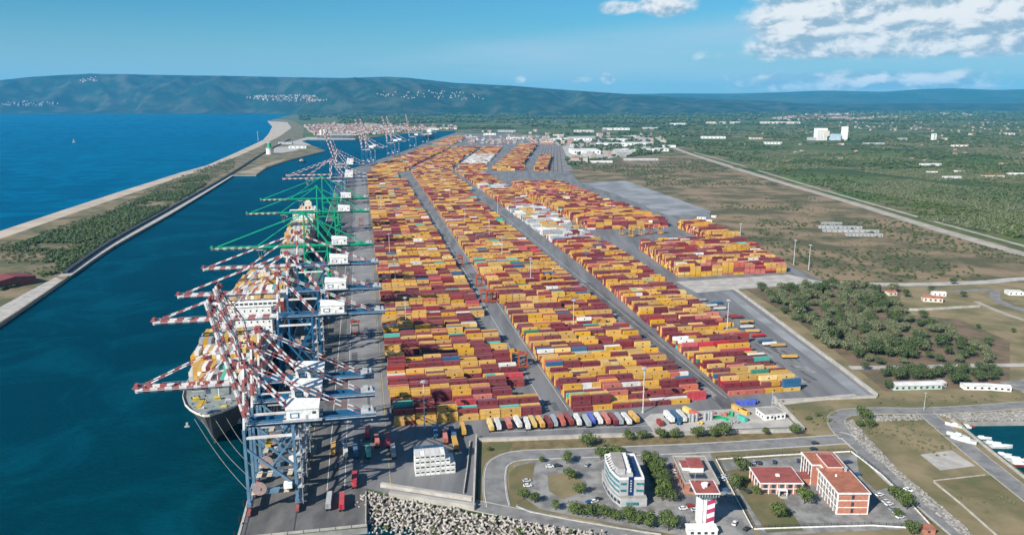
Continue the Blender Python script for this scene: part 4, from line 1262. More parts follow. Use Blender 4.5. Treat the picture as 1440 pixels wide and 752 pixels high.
def crown_mesh(name, m, n, rx, rz_, zc, sz, seed, lobes=6, flat=0.0):
    r = random.Random(seed)
    lob = [Vector((0, 0, zc))]
    for i in range(lobes):
        a = r.uniform(0, 6.28)
        lob.append(Vector((math.cos(a) * rx * r.uniform(0.35, 0.62), math.sin(a) * rx * r.uniform(0.35, 0.62), zc + rz_ * r.uniform(-0.30, 0.45))))
    mb = MB()
    for i in range(n):
        c = r.choice(lob)
        k = 0.62 if c is not lob[0] else 0.80
        d = Vector((r.gauss(0, 1), r.gauss(0, 1), r.gauss(0, 1) + 0.25)).normalized()
        q = r.uniform(0.72, 1.06) if r.random() < 0.8 else r.uniform(0.3, 0.8)
        p = c + Vector((d.x * rx * k * q, d.y * rx * k * q, d.z * rz_ * k * q))
        s = sz * r.uniform(0.6, 1.25)
        nr = (d + Vector((r.uniform(-.7, .7), r.uniform(-.7, .7), r.uniform(-.4, .8)))).normalized()
        a = nr.orthogonal().normalized(); b = nr.cross(a)
        th = r.uniform(0, 6.28)
        e1 = a * math.cos(th) + b * math.sin(th); e2 = b * math.cos(th) - a * math.sin(th)
        # a small tent of leaves: two facets folded along the middle
        ct = p + nr * s * 0.28
        mb.add([p - e1 * s, p - e2 * s * 0.7, p + e1 * s * 0.9, p + e2 * s * 0.7, ct], [(0, 1, 4), (1, 2, 4), (2, 3, 4), (3, 0, 4)])
    return mb.mesh(name, m)


def trunk_mesh(name, h, r0, spread, seed):
    r = random.Random(seed)
    mb = MB().cyl((0, 0, -0.2), (0.1, 0.05, h), r0, r0 * 0.6, n=7)
    for i in range(4):
        a = i * 1.57 + r.uniform(-.4, .4)
        mb.cyl((0.08, 0.04, h * 0.8), (math.cos(a) * spread, math.sin(a) * spread, h * 1.65), r0 * 0.5, r0 * 0.18, n=5)
    return mb.mesh(name, BARK)


TREES = {
    'round': [(crown_mesh('crown_round', LEAF1, 560, 3.7, 3.1, 4.2, 0.46, s, 8), trunk_mesh('trunk_round', 2.2, 0.24, 1.6, s)) for s in (1, 2, 3)],
    'pine': [(crown_mesh('crown_pine', LEAF2, 560, 4.0, 3.1, 5.0, 0.48, s, 8), trunk_mesh('trunk_pine', 2.8, 0.26, 1.8, s)) for s in (4, 5, 6)],
    'olive': [(crown_mesh('crown_olive', LEAF3, 560, 3.7, 2.8, 3.8, 0.46, s, 8), trunk_mesh('trunk_olive', 1.8, 0.26, 1.6, s)) for s in (7, 8)],
}
LOWC = {k: crown_mesh('clump_' + k, m, 46, 3.6, 2.6, 2.4, 1.35, 11 + i, 5) for i, (k, m) in enumerate((('green', LEAF1), ('pine', LEAF2), ('olive', LEAF3)))}
TREE_N = [0]


def tree(kind, p, d, label, group, hs=1.0):
    """d: crown diameter in metres"""
    k = TREE_N[0]; TREE_N[0] += 1
    cm, tm = TREES[kind][k % len(TREES[kind])]
    s = d / 7.6
    t = thing({'round': 'broadleaf_tree', 'pine': 'pine_tree', 'olive': 'grove_tree'}[kind], label, 'tree', (p[0], p[1], 0.06), random.uniform(0, 6.28), group)
    t.scale = (s, s, s * hs)
    link('crown', cm, t); link('trunk', tm, t)
    return t


for i, (x, y, d) in enumerate(((826, 627, 9), (883, 618, 6.5), (902, 618, 6.5), (928, 617, 7.5), (948, 616, 6.5), (980, 616, 8), (1002, 614, 7), (1018, 613, 9.5), (1076, 611, 4.5), (1118, 610, 7))):
    tree('round', at(x, y), d, 'clipped round tree on the verge before the wall, %s from left' % ORD[i], 'round trees along the verge')
for x, y, d, lab in ((762, 650, 4, 'small round tree at the top edge of the office garden'), (797, 652, 7, 'bushy tree beside the parking bays of the office garden'), (800, 674, 7, 'broad tree in the middle of the office garden'), (815, 694, 6.5, 'round tree at the lower right of the office garden'), (737, 702, 6, 'small yellow-green tree at the garden corner by the bend'), (752, 707, 6, 'grey-green tree right of the garden corner tree'), (855, 650, 10, 'tall tree behind the curved office block'), (869, 646, 9, 'tree right behind the curved office block'), (845, 646, 8, 'tree at the rear left of the curved office block'), (1042, 662, 8.5, 'round tree at the gate corner of the brick compound'), (1033, 688, 8, 'bushy tree by the brick compound wall'), (1046, 680, 5, 'small tree beside the bushy one in the brick compound'), (1094, 728, 8.5, 'round tree on the lawn before the low brick building'), (1131, 708, 9.5, 'large yellow-green tree between the two brick buildings'), (1063, 695, 5, 'small tree at the corner of the low brick building'), (1214, 590, 9, 'dark tree on the rubble island inside the road loop'), (1223, 602, 7, 'lower bushy tree on the rubble island'), (1209, 600, 5, 'small bush on the rubble island'), (1257, 700, 7, 'tree at the upper end of the car park hedge'), (1267, 707, 8, 'tree in the middle of the car park hedge'), (1275, 716, 8, 'tree at the lower end of the car park hedge'), (1262, 727, 5, 'small bush beside the parked white cars'), (1283, 751, 7, 'bright green bush at the bottom by the compound wall'), (879, 723, 4, 'small bush at the foot of the office front'), (640 + 48, 634, 3, 'small bush on the verge left of the road bend')):
    tree('round', at(x, y), d, lab, 'trees round the offices')
for i, (x, y) in enumerate(((908, 655), (918, 654), (914, 664), (925, 663), (917, 674), (929, 673), (922, 684), (934, 684), (926, 694), (937, 694), (931, 704), (941, 705))):
    tree('round', at(x, y), 7.4, '%s tree, %s from the road, in the dense double row beside the office' % ('left' if i % 2 == 0 else 'right', ORD[i // 2]), 'double row of trees beside the office', 1.15)
for i, (x, y, d) in enumerate(((781, 717, 5), (806, 723, 7), (819, 726, 7), (834, 727, 7.5), (849, 729, 7.5), (866, 732, 6), (884, 735, 8), (897, 737, 7), (912, 740, 8), (940, 746, 9.5))):
    tree('round', at(x, y), d, 'leafy tree in the row along the shore road, %s from left' % ORD[i], 'trees along the shore road')

GROVE = P((1066, 410), (1150, 404), (1262, 410), (1262, 436), (1300, 448), (1352, 462), (1336, 484), (1290, 506), (1215, 500), (1165, 490), (1112, 452))
SPARSE = P((1195, 500), (1290, 480), (1410, 478), (1412, 512), (1350, 512), (1195, 514))
SPARSE2 = P((1240, 528), (1400, 522), (1405, 538), (1330, 542), (1320, 533), (1250, 540))
rt = random.Random(5)


def spread(poly, n, dmin):
    out = []
    for _ in range(n * 30):
        p = rand_in(poly, 1, rt)[0]
        if all((p - q).length > dmin for q in out): out.append(p)
        if len(out) >= n: break
    return out


ANCH = [(at(1110, 440), 'on the side of the yard wall'), (at(1240, 412), 'near the farm compound'), (at(1180, 480), 'at the near corner'), (at(1320, 465), 'on the side of the brown field'), (at(1200, 445), 'in the middle'), (at(1100, 408), 'at the far corner by the cross lane')]
for p in spread(GROVE, 205, 5.2):
    kd = 'olive' if rt.random() < 0.7 else 'pine'
    dd = rt.uniform(7.5, 11.5)
    wh = min(ANCH, key=lambda a: (a[0] - p).length)[1]
    tree(kd, p, dd, '%s %s tree in the dense grove, %s' % ('large' if dd > 9.5 else 'smaller', 'grey-green' if kd == 'olive' else 'dark green', wh), 'grove trees', rt.uniform(0.85, 1.1))
for p in spread(SPARSE, 34, 8.0):
    tree('olive' if rt.random() < 0.5 else 'pine', p, rt.uniform(6, 9.5), 'rounded tree standing loosely on bare ground at the edge of the grove', 'loose grove edge trees')
for p in spread(SPARSE2, 22, 7.0):
    tree('pine', p, rt.uniform(6, 9.0), 'rounded dark tree between the lane and the barrack huts', 'trees round the barrack huts')
for x, y, d, lab in ((1216, 520, 6, 'dark tree alone at the left end of the grove lane'), (1255, 470 + 60, 6, 'round tree left behind the pale barrack hut'), (1248, 548, 6.5, 'round tree at the left end of the pale barrack hut'), (1375, 462, 4, 'single small bush on the brown field'), (1425, 468, 4, 'single bush at the right edge of the brown field'), (1340, 400, 7, 'dark tree beside the farm compound'), (1274, 418, 8, 'tree at the left of the walled farm compound'), (1310, 412, 7, 'tree in the middle of the walled farm compound'), (1355, 418, 6, 'tree at the right of the walled farm compound')):
    tree('pine', at(x, y), d, lab, 'single trees right of the yard')


def scatter(name, label, cat, pts, tmpl):
    """many small plants as one object: points that carry instances of a leafy clump"""
    me = bpy.data.meshes.new(name)
    me.vertices.add(len(pts))
    me.vertices.foreach_set('co', np.array([p[:3] for p in pts], dtype=np.float32).ravel())
    for nm, k in (('sc', 3), ('rot', 4)):
        a = me.attributes.new(nm, 'FLOAT', 'POINT')
        a.data.foreach_set('value', np.array([p[k] for p in pts], dtype=np.float32))
    o = link(name, me)
    ng = bpy.data.node_groups.new(name, 'GeometryNodeTree')
    ng.interface.new_socket('Geometry', in_out='INPUT', socket_type='NodeSocketGeometry')
    ng.interface.new_socket('Geometry', in_out='OUTPUT', socket_type='NodeSocketGeometry')
    gi, go_ = ng.nodes.new('NodeGroupInput'), ng.nodes.new('NodeGroupOutput')
    ip = ng.nodes.new('GeometryNodeInstanceOnPoints')
    oi = ng.nodes.new('GeometryNodeObjectInfo'); oi.inputs['Object'].default_value = tmpl
    at1 = ng.nodes.new('GeometryNodeInputNamedAttribute'); at1.data_type = 'FLOAT'; at1.inputs[0].default_value = 'sc'
    at2 = ng.nodes.new('GeometryNodeInputNamedAttribute'); at2.data_type = 'FLOAT'; at2.inputs[0].default_value = 'rot'
    cx = ng.nodes.new('ShaderNodeCombineXYZ')
    sx = ng.nodes.new('ShaderNodeCombineXYZ')
    ng.links.new(gi.outputs[0], ip.inputs['Points'])
    ng.links.new(oi.outputs['Geometry'], ip.inputs['Instance'])
    for k in range(3): ng.links.new(at1.outputs[0], sx.inputs[k])
    ng.links.new(sx.outputs[0], ip.inputs['Scale'])
    ng.links.new(at2.outputs[0], cx.inputs[2])
    ng.links.new(cx.outputs[0], ip.inputs['Rotation'])
    ng.links.new(ip.outputs[0], go_.inputs[0])
    md = o.modifiers.new('plants', 'NODES'); md.node_group = ng
    return tag(o, label, cat, kind='stuff')


def clump_source(key, x, y, label):
    o = link('shrub', LOWC[key], None, at(x, y), 0.3)
    o.scale = (0.5, 0.5, 0.5)
    return tag(o, label, 'shrub')


SRC_G = clump_source('green', 1150, 585, 'low green shrub on the dry grass left of the road loop')
SRC_P = clump_source('pine', 1136, 590, 'dark low shrub on the dry grass beside the depot wall')
SRC_O = clump_source('olive', 1163, 592, 'grey-green shrub on the dry grass near the road loop')


def pts_in(poly, n, s0, s1, noise_s=None, thr=0.0, seed=1, exclude=()):
    r = random.Random(seed)
    out = []
    xs = [p[0] for p in poly]; ys = [p[1] for p in poly]
    tries = 0
    while len(out) < n and tries < n * 12:
        tries += 1
        p = Vector((r.uniform(min(xs), max(xs)), r.uniform(min(ys), max(ys)), 0))
        if not inside(p, poly) or any(inside(p, e) for e in exclude): continue
        if noise_s and noise.fractal(Vector((p.x * noise_s, p.y * noise_s, seed * 3.3)), 1.0, 2.0, 4) < thr + r.uniform(-.12, .12): continue
        out.append((p.x, p.y, 0.0, r.uniform(s0, s1), r.uniform(0, 6.28)))
    return out


def pix_pts(poly, n, s0, s1, noise_s=None, thr=0.0, seed=1):
    """even spread as seen on the ground from far: density falls with distance"""
    r = random.Random(seed)
    out = []
    xs = [p[0] for p in poly]; ys = [p[1] for p in poly]
    tries = 0
    while len(out) < n and tries < n * 12:
        tries += 1
        q = (r.uniform(min(xs), max(xs)), r.uniform(min(ys), max(ys)))
        if not inside(q, poly): continue
        p = at(*q)
        if noise_s and noise.fractal(Vector((p.x * noise_s, p.y * noise_s, seed * 3.3)), 1.0, 2.0, 4) < thr + r.uniform(-.1, .1): continue
        out.append((p.x, p.y, 0.0, r.uniform(s0, s1) * max(1.0, p.y / 1500.0) ** 0.8, r.uniform(0, 6.28)))
    return out


SPITV = P((0, 352), (60, 332), (150, 303), (210, 275), (255, 254), (292, 247), (296, 256), (235, 292), (155, 337), (90, 381), (60, 392), (0, 410))
scatter('dune_scrub', 'dark green scrub covering the spit beside the seawall', 'scrub', pts_in(SPITV, 5200, 0.35, 0.95, 0.006, -0.17, 3), SRC_P)
scatter('dune_bushes', 'paler olive bushes scattered over the sandy spit', 'bushes', pts_in(P((0, 345), (150, 297), (255, 247), (330, 222), (330, 236), (292, 256), (150, 342), (0, 412)), 2600, 0.25, 0.6, 0.01, -0.15, 4), SRC_O)
scatter('island_scrub', 'green scrub on the small island by the harbour control tower', 'scrub', pix_pts(P((385, 219), (415, 214), (440, 209), (452, 212), (415, 221), (395, 222)), 160, 0.5, 1.1, None, 0, 6), SRC_P)
SCRUBP = P((800, 236), (870, 223), (960, 216), (1010, 233), (1200, 293), (1440, 362), (1600, 402), (1440, 394), (1165, 397), (1110, 370), (1054, 338), (1000, 316), (1003, 297), (880, 252))
scatter('scrubland_bushes', 'dark bushes scattered over the brown scrubland', 'bushes', pts_in(SCRUBP, 2600, 0.25, 0.62, 0.005, 0.06, 8), SRC_P)
scatter('scrubland_tufts', 'pale grass tufts and low bushes on the brown scrubland', 'bushes', pts_in(SCRUBP, 2600, 0.12, 0.36, 0.009, 0.0, 9), SRC_O)
PLAIN = [(965, 208), (1020, 222), (1200, 276), (1440, 338), (1500, 350), (1500, 166), (1200, 168), (930, 176), (880, 186), (930, 198)]
scatter('plain_woodland', 'dark woods and windbreaks spread over the right-hand plain', 'woodland', pix_pts(PLAIN, 2300, 0.7, 1.3, 0.0022, 0.16, 10), SRC_P)
scatter('plain_groves', 'paler olive groves spread over the right-hand plain', 'woodland', pix_pts(PLAIN, 1800, 0.6, 1.1, 0.0026, 0.05, 21), SRC_O)
# orchards planted in rows
orch = []
ro = random.Random(3)
for x, y, nx, ny, an in ((1020, 240 - 26, 22, 16, 20), (1120, 215, 40, 22, 25), (1230, 225, 40, 26, 12), (1330, 245, 40, 26, 18), (1400, 280, 40, 30, 15), (1250, 262, 34, 18, 16), (1420, 215, 50, 26, 10), (1100, 236, 30, 12, 24), (1340, 205, 60, 22, 14), (1200, 190, 60, 20, 20), (1050, 190, 50, 18, 18), (1420, 315, 22, 18, 14)):
    c = at(x, y)
    a = R(an)
    st = 8.5
    for i in range(nx):
        for j in range(ny):
            if ro.random() < 0.12: continue
            dx, dy = (i - nx / 2) * st, (j - ny / 2) * st * 1.25
            orch.append((c.x + dx * math.cos(a) - dy * math.sin(a) + ro.uniform(-1, 1), c.y + dx * math.sin(a) + dy * math.cos(a) + ro.uniform(-1, 1), 0, ro.uniform(0.7, 1.05), ro.uniform(0, 6.28)))
scatter('orchard_trees', 'olive and citrus orchards planted in rows on the plain', 'orchard', orch, SRC_O)
scatter('orchard_windbreaks', 'fresh green trees mixed between the orchards on the plain', 'trees', pix_pts(PLAIN, 1500, 0.6, 1.1, 0.003, 0.14, 12), SRC_G)
scatter('far_woodland', 'far woods on the plain before the hills', 'woodland', pix_pts([(420, 163), (1440, 157), (1440, 172), (1200, 172), (930, 180), (780, 182), (640, 182), (480, 176), (425, 172)], 3600, 0.9, 1.7, 0.0012, 0.05, 13), SRC_P)
scatter('industry_trees', 'bushes and trees between the warehouses behind the yard', 'trees', pix_pts([(770, 190), (960, 186), (960, 214), (870, 222), (800, 234), (790, 205)], 500, 0.8, 1.6, 0.004, 0.05, 14), SRC_P)
scatter('field_bushes', 'small weeds and bushes on the dry grass right of the roads', 'bushes', pts_in(P((1110, 575), (1170, 570), (1180, 600), (1140, 606)), 22, 0.1, 0.3, None, 0, 15) + pts_in(P((1210, 600), (1300, 590), (1440, 690), (1440, 752), (1330, 700)), 160, 0.08, 0.25, 0.02, 0, 16) + pts_in(P((1230, 560), (1440, 555), (1440, 565), (1240, 572)), 40, 0.1, 0.3, None, 0, 17), SRC_O)

# ------------------------------------------------------------------ concrete armour blocks of the shore
TETM = mat('armour_concrete', (0.40, 0.36, 0.31), (0.28, 0.25, 0.215), 0.6, 0.9, island=0.25)
bk = thing('breakwater', 'sloping shore bank of pale interlocking concrete armour blocks', 'breakwater', (0, 0, 0))
sl = [Y(-13, -76)] + shore[:7]
top_l = offset_line(sl, 0.0); bot = offset_line(sl, -26.0)
n = len(sl)
MB().add([(p.x, p.y, 0.3) for p in top_l] + [(p.x, p.y, -5.0) for p in bot], [(i, n + i, n + i + 1, i + 1) for i in range(n - 1)]).build('rubble_core', mat('rubble_core', (0.10, 0.09, 0.075), (0.06, 0.055, 0.045), 0.8, 0.95), bk)
tm = MB()
for d in ((0, 0, 1), (0.943, 0, -0.333), (-0.471, 0.816, -0.333), (-0.471, -0.816, -0.333)):
    d = Vector(d)
    tm.cyl(d * 0.1, d * 1.65, 0.62, 0.40, n=6)
TET = tm.mesh('armour_block', TETM)
rb = random.Random(2)
arm = []
dense = [top_l[0].lerp(top_l[-1], 0)]
segs = [(top_l[i], top_l[i + 1], bot[i], bot[i + 1]) for i in range(n - 1)]
for (a, b, c, d) in segs:
    L = (b - a).length
    ni = max(1, int(L / 2.35))
    for i in range(ni):
        for j in range(9):
            s_, t_ = (i + rb.uniform(0.1, 0.9)) / ni, (j + rb.uniform(0.1, 0.9)) / 9
            p = a.lerp(b, s_).lerp(c.lerp(d, s_), t_)
            p.z = 0.9 - 5.0 * t_ + rb.uniform(-0.3, 0.6)
            arm.append(p)
vis = sorted([p for p in arm if onframe(p, 12)], key=lambda p: p.length)
many = MB()
for i, p in enumerate(vis):
    ro_ = (rb.uniform(0, 6.28), rb.uniform(0, 6.28), rb.uniform(0, 6.28))
    s_ = rb.uniform(0.85, 1.15)
    if i < 300:
        o = link('armour_block', TET, bk, p)
        o.rotation_euler = ro_; o.scale = (s_, s_, s_)
    else:
        from mathutils import Euler
        mt = Matrix.Translation(p) @ Euler(ro_).to_matrix().to_4x4() @ Matrix.Scale(s_, 4)
        many.add([mt @ Vector(q) for q in tm.v], tm.f)
if many.v:
    o = many.build('armour_blocks', TETM, bk); o['kind'] = 'stuff'
scatter('bank_weeds', 'green weeds growing between the armour blocks', 'weeds', [(p.x, p.y, p.z + 0.4, random.uniform(0.18, 0.4), random.uniform(0, 6)) for p in random.Random(4).sample(vis, 26)], SRC_G)

# rubble banks round the marina and the road loop
def rubble(name, label, poly, n, s0, s1, z1, seed, slope=None):
    r = random.Random(seed)
    mb = MB()
    for p in rand_in(poly, n, r):
        s = r.uniform(s0, s1)
        vs = []
        for z in (-0.3, 1):
            for x, y in ((-1, -1), (1, -1), (1, 1), (-1, 1)):
                vs.append((p.x + s * x * r.uniform(.35, 1), p.y + s * y * r.uniform(.35, 1), z1 + s * z * r.uniform(.4, .9)))
        mb.add(vs, BOXF)
    return tag(mb.build(name, ROCKM), label, 'rocks', kind='stuff')


rubble('marina_rocks', 'grey rock bank along the far side of the marina basin', P((1322, 584), (1440, 578), (1560, 574), (1560, 588), (1440, 591), (1352, 592), (1338, 590)), 1500, 0.5, 1.1, 0.1, 3)
rubble('roadside_rubble', 'grey rubble strip along the diagonal road', P((1187, 592), (1200, 590), (1215, 610), (1262, 660), (1300, 692), (1370, 752), (1352, 752), (1290, 700), (1250, 660), (1205, 622)), 1100, 0.35, 0.8, 0.08, 4)
rubble('loop_rubble', 'rubble beside the far side of the road loop', P((1212, 585), (1290, 584), (1298, 590), (1240, 592), (1212, 592)), 320, 0.35, 0.8, 0.08, 5)

# ------------------------------------------------------------------ walls, fences and quay edge
FENCEM = mat('fence_steel', (0.20, 0.205, 0.21), None, 0.5, 0.6)
wall('perimeter_wall', P((673, 621), (760, 618.3), (845, 615), (930, 612.5), (1010, 610), (1128, 607.5)), 0.8, 2.2, WALLC, 'long pale concrete wall between the trailer row and the verge', cap=PALE)
strip('wall_footpath', P((674, 617), (760, 614.5), (845, 611.5), (930, 609), (1010, 606.5), (1120, 604.5)), 2.6, 0.19, PALE)
wall('perimeter_wall', P((1130, 606.5), (1110, 585), (1088, 562)), 0.9, 2.6, WALLC, 'slanting pale wall at the depot corner', cap=PALE)
wall('perimeter_wall', P((1090, 565), (1160, 562), (1232, 559)), 0.9, 1.6, WALLC, 'low pale wall along the near right edge of the yard', cap=PALE)
wall('perimeter_wall', P((1233, 558), (1180, 517), (1130, 480), (1080, 442), (1031, 406)), 1.0, 2.4, WALLC, 'long pale wall along the right side of the yard by the grove', cap=PALE)
strip('wall_service_road', smooth_line(P((1212, 556), (1160, 514), (1110, 477), (1062, 441), (1022, 410)), 3), 9, 0.19, GREYLOT)
strip('wall_lane', smooth_line(P((1088, 568), (1150, 561), (1205, 556)), 3), 6, 0.20, PALE)
wall('perimeter_wall', P((1262, 436), (1290, 437), (1340, 434), (1378, 432)), 0.6, 2.2, WALLC, 'grey wall along the front of the farm compound')
wall('sea_wall', P((536, 684), (600, 694), (664, 704)), 1.6, 2.0, WALLC, 'upper pale parapet wall below the reefer stack', cap=PALE)
wall('sea_wall', P((548, 697), (610, 707), (668, 716)), 2.2, 2.6, PALE, 'lower thick parapet wall above the armour blocks')
strip('parapet_walk', P((540, 689), (605, 700), (668, 710)), 5.0, 0.22, ROADM)
wall('boundary_wall', P((670, 616), (668, 660), (666, 712)), 0.7, 2.6, WALLC, 'wall running down beside the reefer stack to the shore', cap=PALE)
wall('boundary_wall', P((661, 622), (657, 660), (652, 694)), 0.5, 1.4, WALLC, 'inner low wall parallel to the boundary wall by the reefers')


def fence(label, pts, h, m=FENCEM, base=None, step=3.0):
    """posts and rails with a base wall"""
    t = thing('fence', label, 'fence', (0, 0, 0))
    if base:
        a, b = offset_line(pts, 0.2), offset_line(pts, -0.2)
        MB().loft([[(a[i].x, a[i].y, 0), (b[i].x, b[i].y, 0), (b[i].x, b[i].y, 0.7), (a[i].x, a[i].y, 0.7)] for i in range(len(pts))]).build('base_wall', base, t)
    rl = MB()
    for i in range(len(pts) - 1):
        a, b = Vector(pts[i]), Vector(pts[i + 1])
        for z in (0.9, h): rl.beam((a.x, a.y, z), (b.x, b.y, z), 0.07)
        L = (b - a).length
        for k in range(int(L / 0.45)):
            p = a.lerp(b, k * 0.45 / L)
            rl.bb(p.x - 0.02, p.x + 0.02, p.y - 0.02, p.y + 0.02, 0.7, h)
    rl.build('bars', m, t)['kind'] = 'stuff'
    me = MB().bb(-0.07, 0.07, -0.07, 0.07, 0, h + 0.2).mesh('post', m)
    for i in range(len(pts) - 1):
        a, b = Vector(pts[i]), Vector(pts[i + 1])
        n = max(1, int((b - a).length / step))
        for k in range(n): link('post', me, t, a.lerp(b, k / n))
    return t


DARKF = mat('fence_dark', (0.03, 0.03, 0.033), None, 0.5, 0.6)
fence('dark fence on a white base down the left side of the brick compound', P((1007, 646), (1030, 690), (1058, 742)), 2.0, DARKF, WHITEP)
fence('dark fence on a white base along the road behind the brick compound', P((1007, 646), (1100, 640), (1195, 635)), 2.0, DARKF, WHITEP)
fence('dark fence on a white base along the right side of the brick compound', P((1197, 635), (1240, 668), (1275, 702), (1312, 742)), 2.0, DARKF, WHITEP)
fence('dark fence on a white base along the bottom of the brick compound', P((1060, 744), (1150, 741), (1225, 739), (1310, 744)), 2.0, DARKF, WHITEP)
fence('thin steel fence along the office garden road', P((726, 712), (745, 720), (800, 731), (870, 743), (930, 752)), 1.6, FENCEM, WALLC, 5)
wall('low_wall', P((1313, 678), (1350, 708), (1402, 754)), 0.4, 0.9, WALLC, 'low pale wall crossing the dry field at bottom right')
wall('low_wall', P((1313, 676), (1350, 672), (1385, 668)), 0.3, 0.6, WALLC, 'low kerb wall along the top of the green patch')

# quay edge: capping beam, fenders, bollards
ed = thing('quay_edge', 'pale capping beam with fenders along the berth', 'quay edge', (0, 0, 0))
a, b = Y(-69.4, QUAY_V0 + 0.5), Y(-69.4, 1650)
MB().beam((a.x, a.y, 0.28), (b.x, b.y, 0.28), 1.1, 0.3).build('capping_beam', WALLC, ed)
fe = MB().cyl((0, -0.9, -2.6), (0, -0.9, 0.1), 0.55, n=8).mesh('fender', EMBLEM)
bo_ = MB().cyl((0, 0, 0), (0, 0, 0.5), 0.22, n=8).cyl((0, 0, 0.5), (0, 0, 0.72), 0.38, 0.34, n=8).mesh('bollard', C_DARK)
for k in range(40):
    v = QUAY_V0 + 6 + k * 14
    o = link('fender', fe, ed, Y(-70.6, v, 0), YROT - math.pi / 2)
    link('bollard', bo_, ed, Y(-68.9, v + 6, 0.44))
e2 = thing('quay_end_parapet', 'pale parapet across the near end of the quay', 'parapet', (0, 0, 0))
for k in range(8):
    u0 = -69 + k * 6.9
    p, q = Y(u0, QUAY_V0 + 0.3), Y(u0 + 6.6, QUAY_V0 + 0.25)
    MB().beam((p.x, p.y, 0.55), (q.x, q.y, 0.55), 0.8, 0.9).build('parapet_block', WALLC, e2)
wall('quay_apron_wall', [Y(-14.6, QUAY_V0 + 1), Y(-14.3, -76)], 0.5, 0.9, WALLC, 'low wall on the right edge of the quay end')
MARKY = mat('marking_yellow', (0.55, 0.42, 0.08), None, 0.4, 0.8)
for u, m_ in ((-43.0, MARKY), (-33.0, WHITEP), (-24.5, WHITEP), (-2.2, MARKY)):
    strip('quay_marking', [Y(u, -70), Y(u, 700)], 0.25, 0.176, m_)
for u in (96, 109, 206, 214):
    strip('lane_marking', [Y(u, 4), Y(u + 0.006 * 900, 900)], 0.22, 0.19, WHITEP)
strip('lane_marking', P((690, 608), (850, 601), (1010, 594)), 0.25, 0.15, WHITEP)

# ------------------------------------------------------------------ light masts
POLE = mat('galvanised', (0.50, 0.52, 0.53), (0.42, 0.44, 0.45), 0.5, 0.45)
pm_ = MB().cyl((0, 0, 0), (0, 0, 29), 0.42, 0.22, n=8)
PME = pm_.mesh('mast_pole', POLE)
hm_ = MB().cyl((0, 0, 28.6), (0, 0, 29.3), 1.3, 1.3, n=10)
for k in range(8):
    a_ = k * math.pi / 4
    hm_.box((math.cos(a_) * 1.5, math.sin(a_) * 1.5, 28.3), (0.6, 0.5, 0.5), a_)
HME = hm_.mesh('lamp_head', C_GREY)
FME = MB().cyl((0, 0, 0), (0, 0, 0.8), 0.9, n=10).mesh('footing', WALLC)
masts = [((904, 580), 'in front of the second block'), ((597, 602), 'at the near corner of the quayside block'), ((1022, 470), 'beside the third block'), ((1137, 380), 'at the corner of the yard by the grove'), ((1040, 345), 'on the scrub beside the tall corner block'), ((1040 + 76, 372), 'right of the tall corner block'), ((806, 470), 'between the second and third blocks'), ((571, 466), 'within the quayside block'), ((556, 403), 'within the quayside block, further back'), ((548, 362), 'in the quayside block near the green cranes'), ((746, 402), 'in the middle of the second block'), ((706, 366), 'in the second block further back'), ((654, 320), 'in the second block near the white containers'), ((688, 338), 'at the right side of the second block'), ((536, 300), 'in the far part of the quayside block'), ((633, 290), 'in the far part of the second block'), ((700, 300), 'beside the white containers'), ((1085, 575), 'beside the white hut'), ((1299, 577), 'at the marina road junction')]
for i, ((x, y), wh) in enumerate(masts):
    t = thing('light_mast', 'tall grey light mast ' + wh, 'light mast', at(x, y), 0, 'light masts of the yard')
    if i >= 17: t.scale = (0.4, 0.4, 0.4)
    link('pole', PME, t); link('lamp_head', HME, t); link('footing', FME, t)

# ------------------------------------------------------------------ trailers under the parked containers
TYRE = mat('tyre', (0.02, 0.02, 0.021), None, 1, 0.9)
CHM = MB().bb(-6.1, 6.1, -0.55, -0.35, 0.95, 1.3).bb(-6.1, 6.1, 0.35, 0.55, 0.95, 1.3)
for x in (-6.0, -3, 0, 3, 6.0): CHM.bb(x - 0.12, x + 0.12, -1.2, 1.2, 1.3, 1.45)
CHME = CHM.mesh('chassis', DARKM)
WME = MB()
for x in (-5.0, -3.7):
    for y in (-1.0, 1.0): WME.cyl((x, y - 0.2, 0.5), (x, y + 0.2, 0.5), 0.5, n=10)
WHME = MB().cyl((0, -0.25, 0), (0, 0.25, 0), 0.5, n=10).mesh('wheel', TYRE)
CABC = [mat('cab_white', (0.72, 0.71, 0.69), None, 0.4, 0.4), mat('cab_blue', (0.03, 0.14, 0.30), None, 0.4, 0.4), mat('cab_red', (0.42, 0.03, 0.03), None, 0.4, 0.4)]
CABME = []
for m_ in CABC:
    mb = MB()
    mb.loft([[(6.6, -1.2, 0.7), (6.6, 1.2, 0.7), (6.6, 1.2, 3.2), (6.6, -1.2, 3.2)], [(8.4, -1.2, 0.7), (8.4, 1.2, 0.7), (8.4, 1.15, 2.2), (8.4, -1.15, 2.2)]])
    mb.loft([[(6.7, -1.1, 2.2), (6.7, 1.1, 2.2), (6.7, 1.1, 3.3), (6.7, -1.1, 3.3)], [(8.2, -1.1, 2.2), (8.2, 1.1, 2.2), (7.8, 1.05, 3.2), (7.8, -1.05, 3.2)]])
    CABME.append(mb.mesh('cab', m_))
CABW = MB().add([(8.23, -0.95, 2.3), (8.23, 0.95, 2.3), (7.84, 0.9, 3.1), (7.84, -0.9, 3.1)], [(0, 1, 2, 3)]).mesh('windscreen', GLASS)
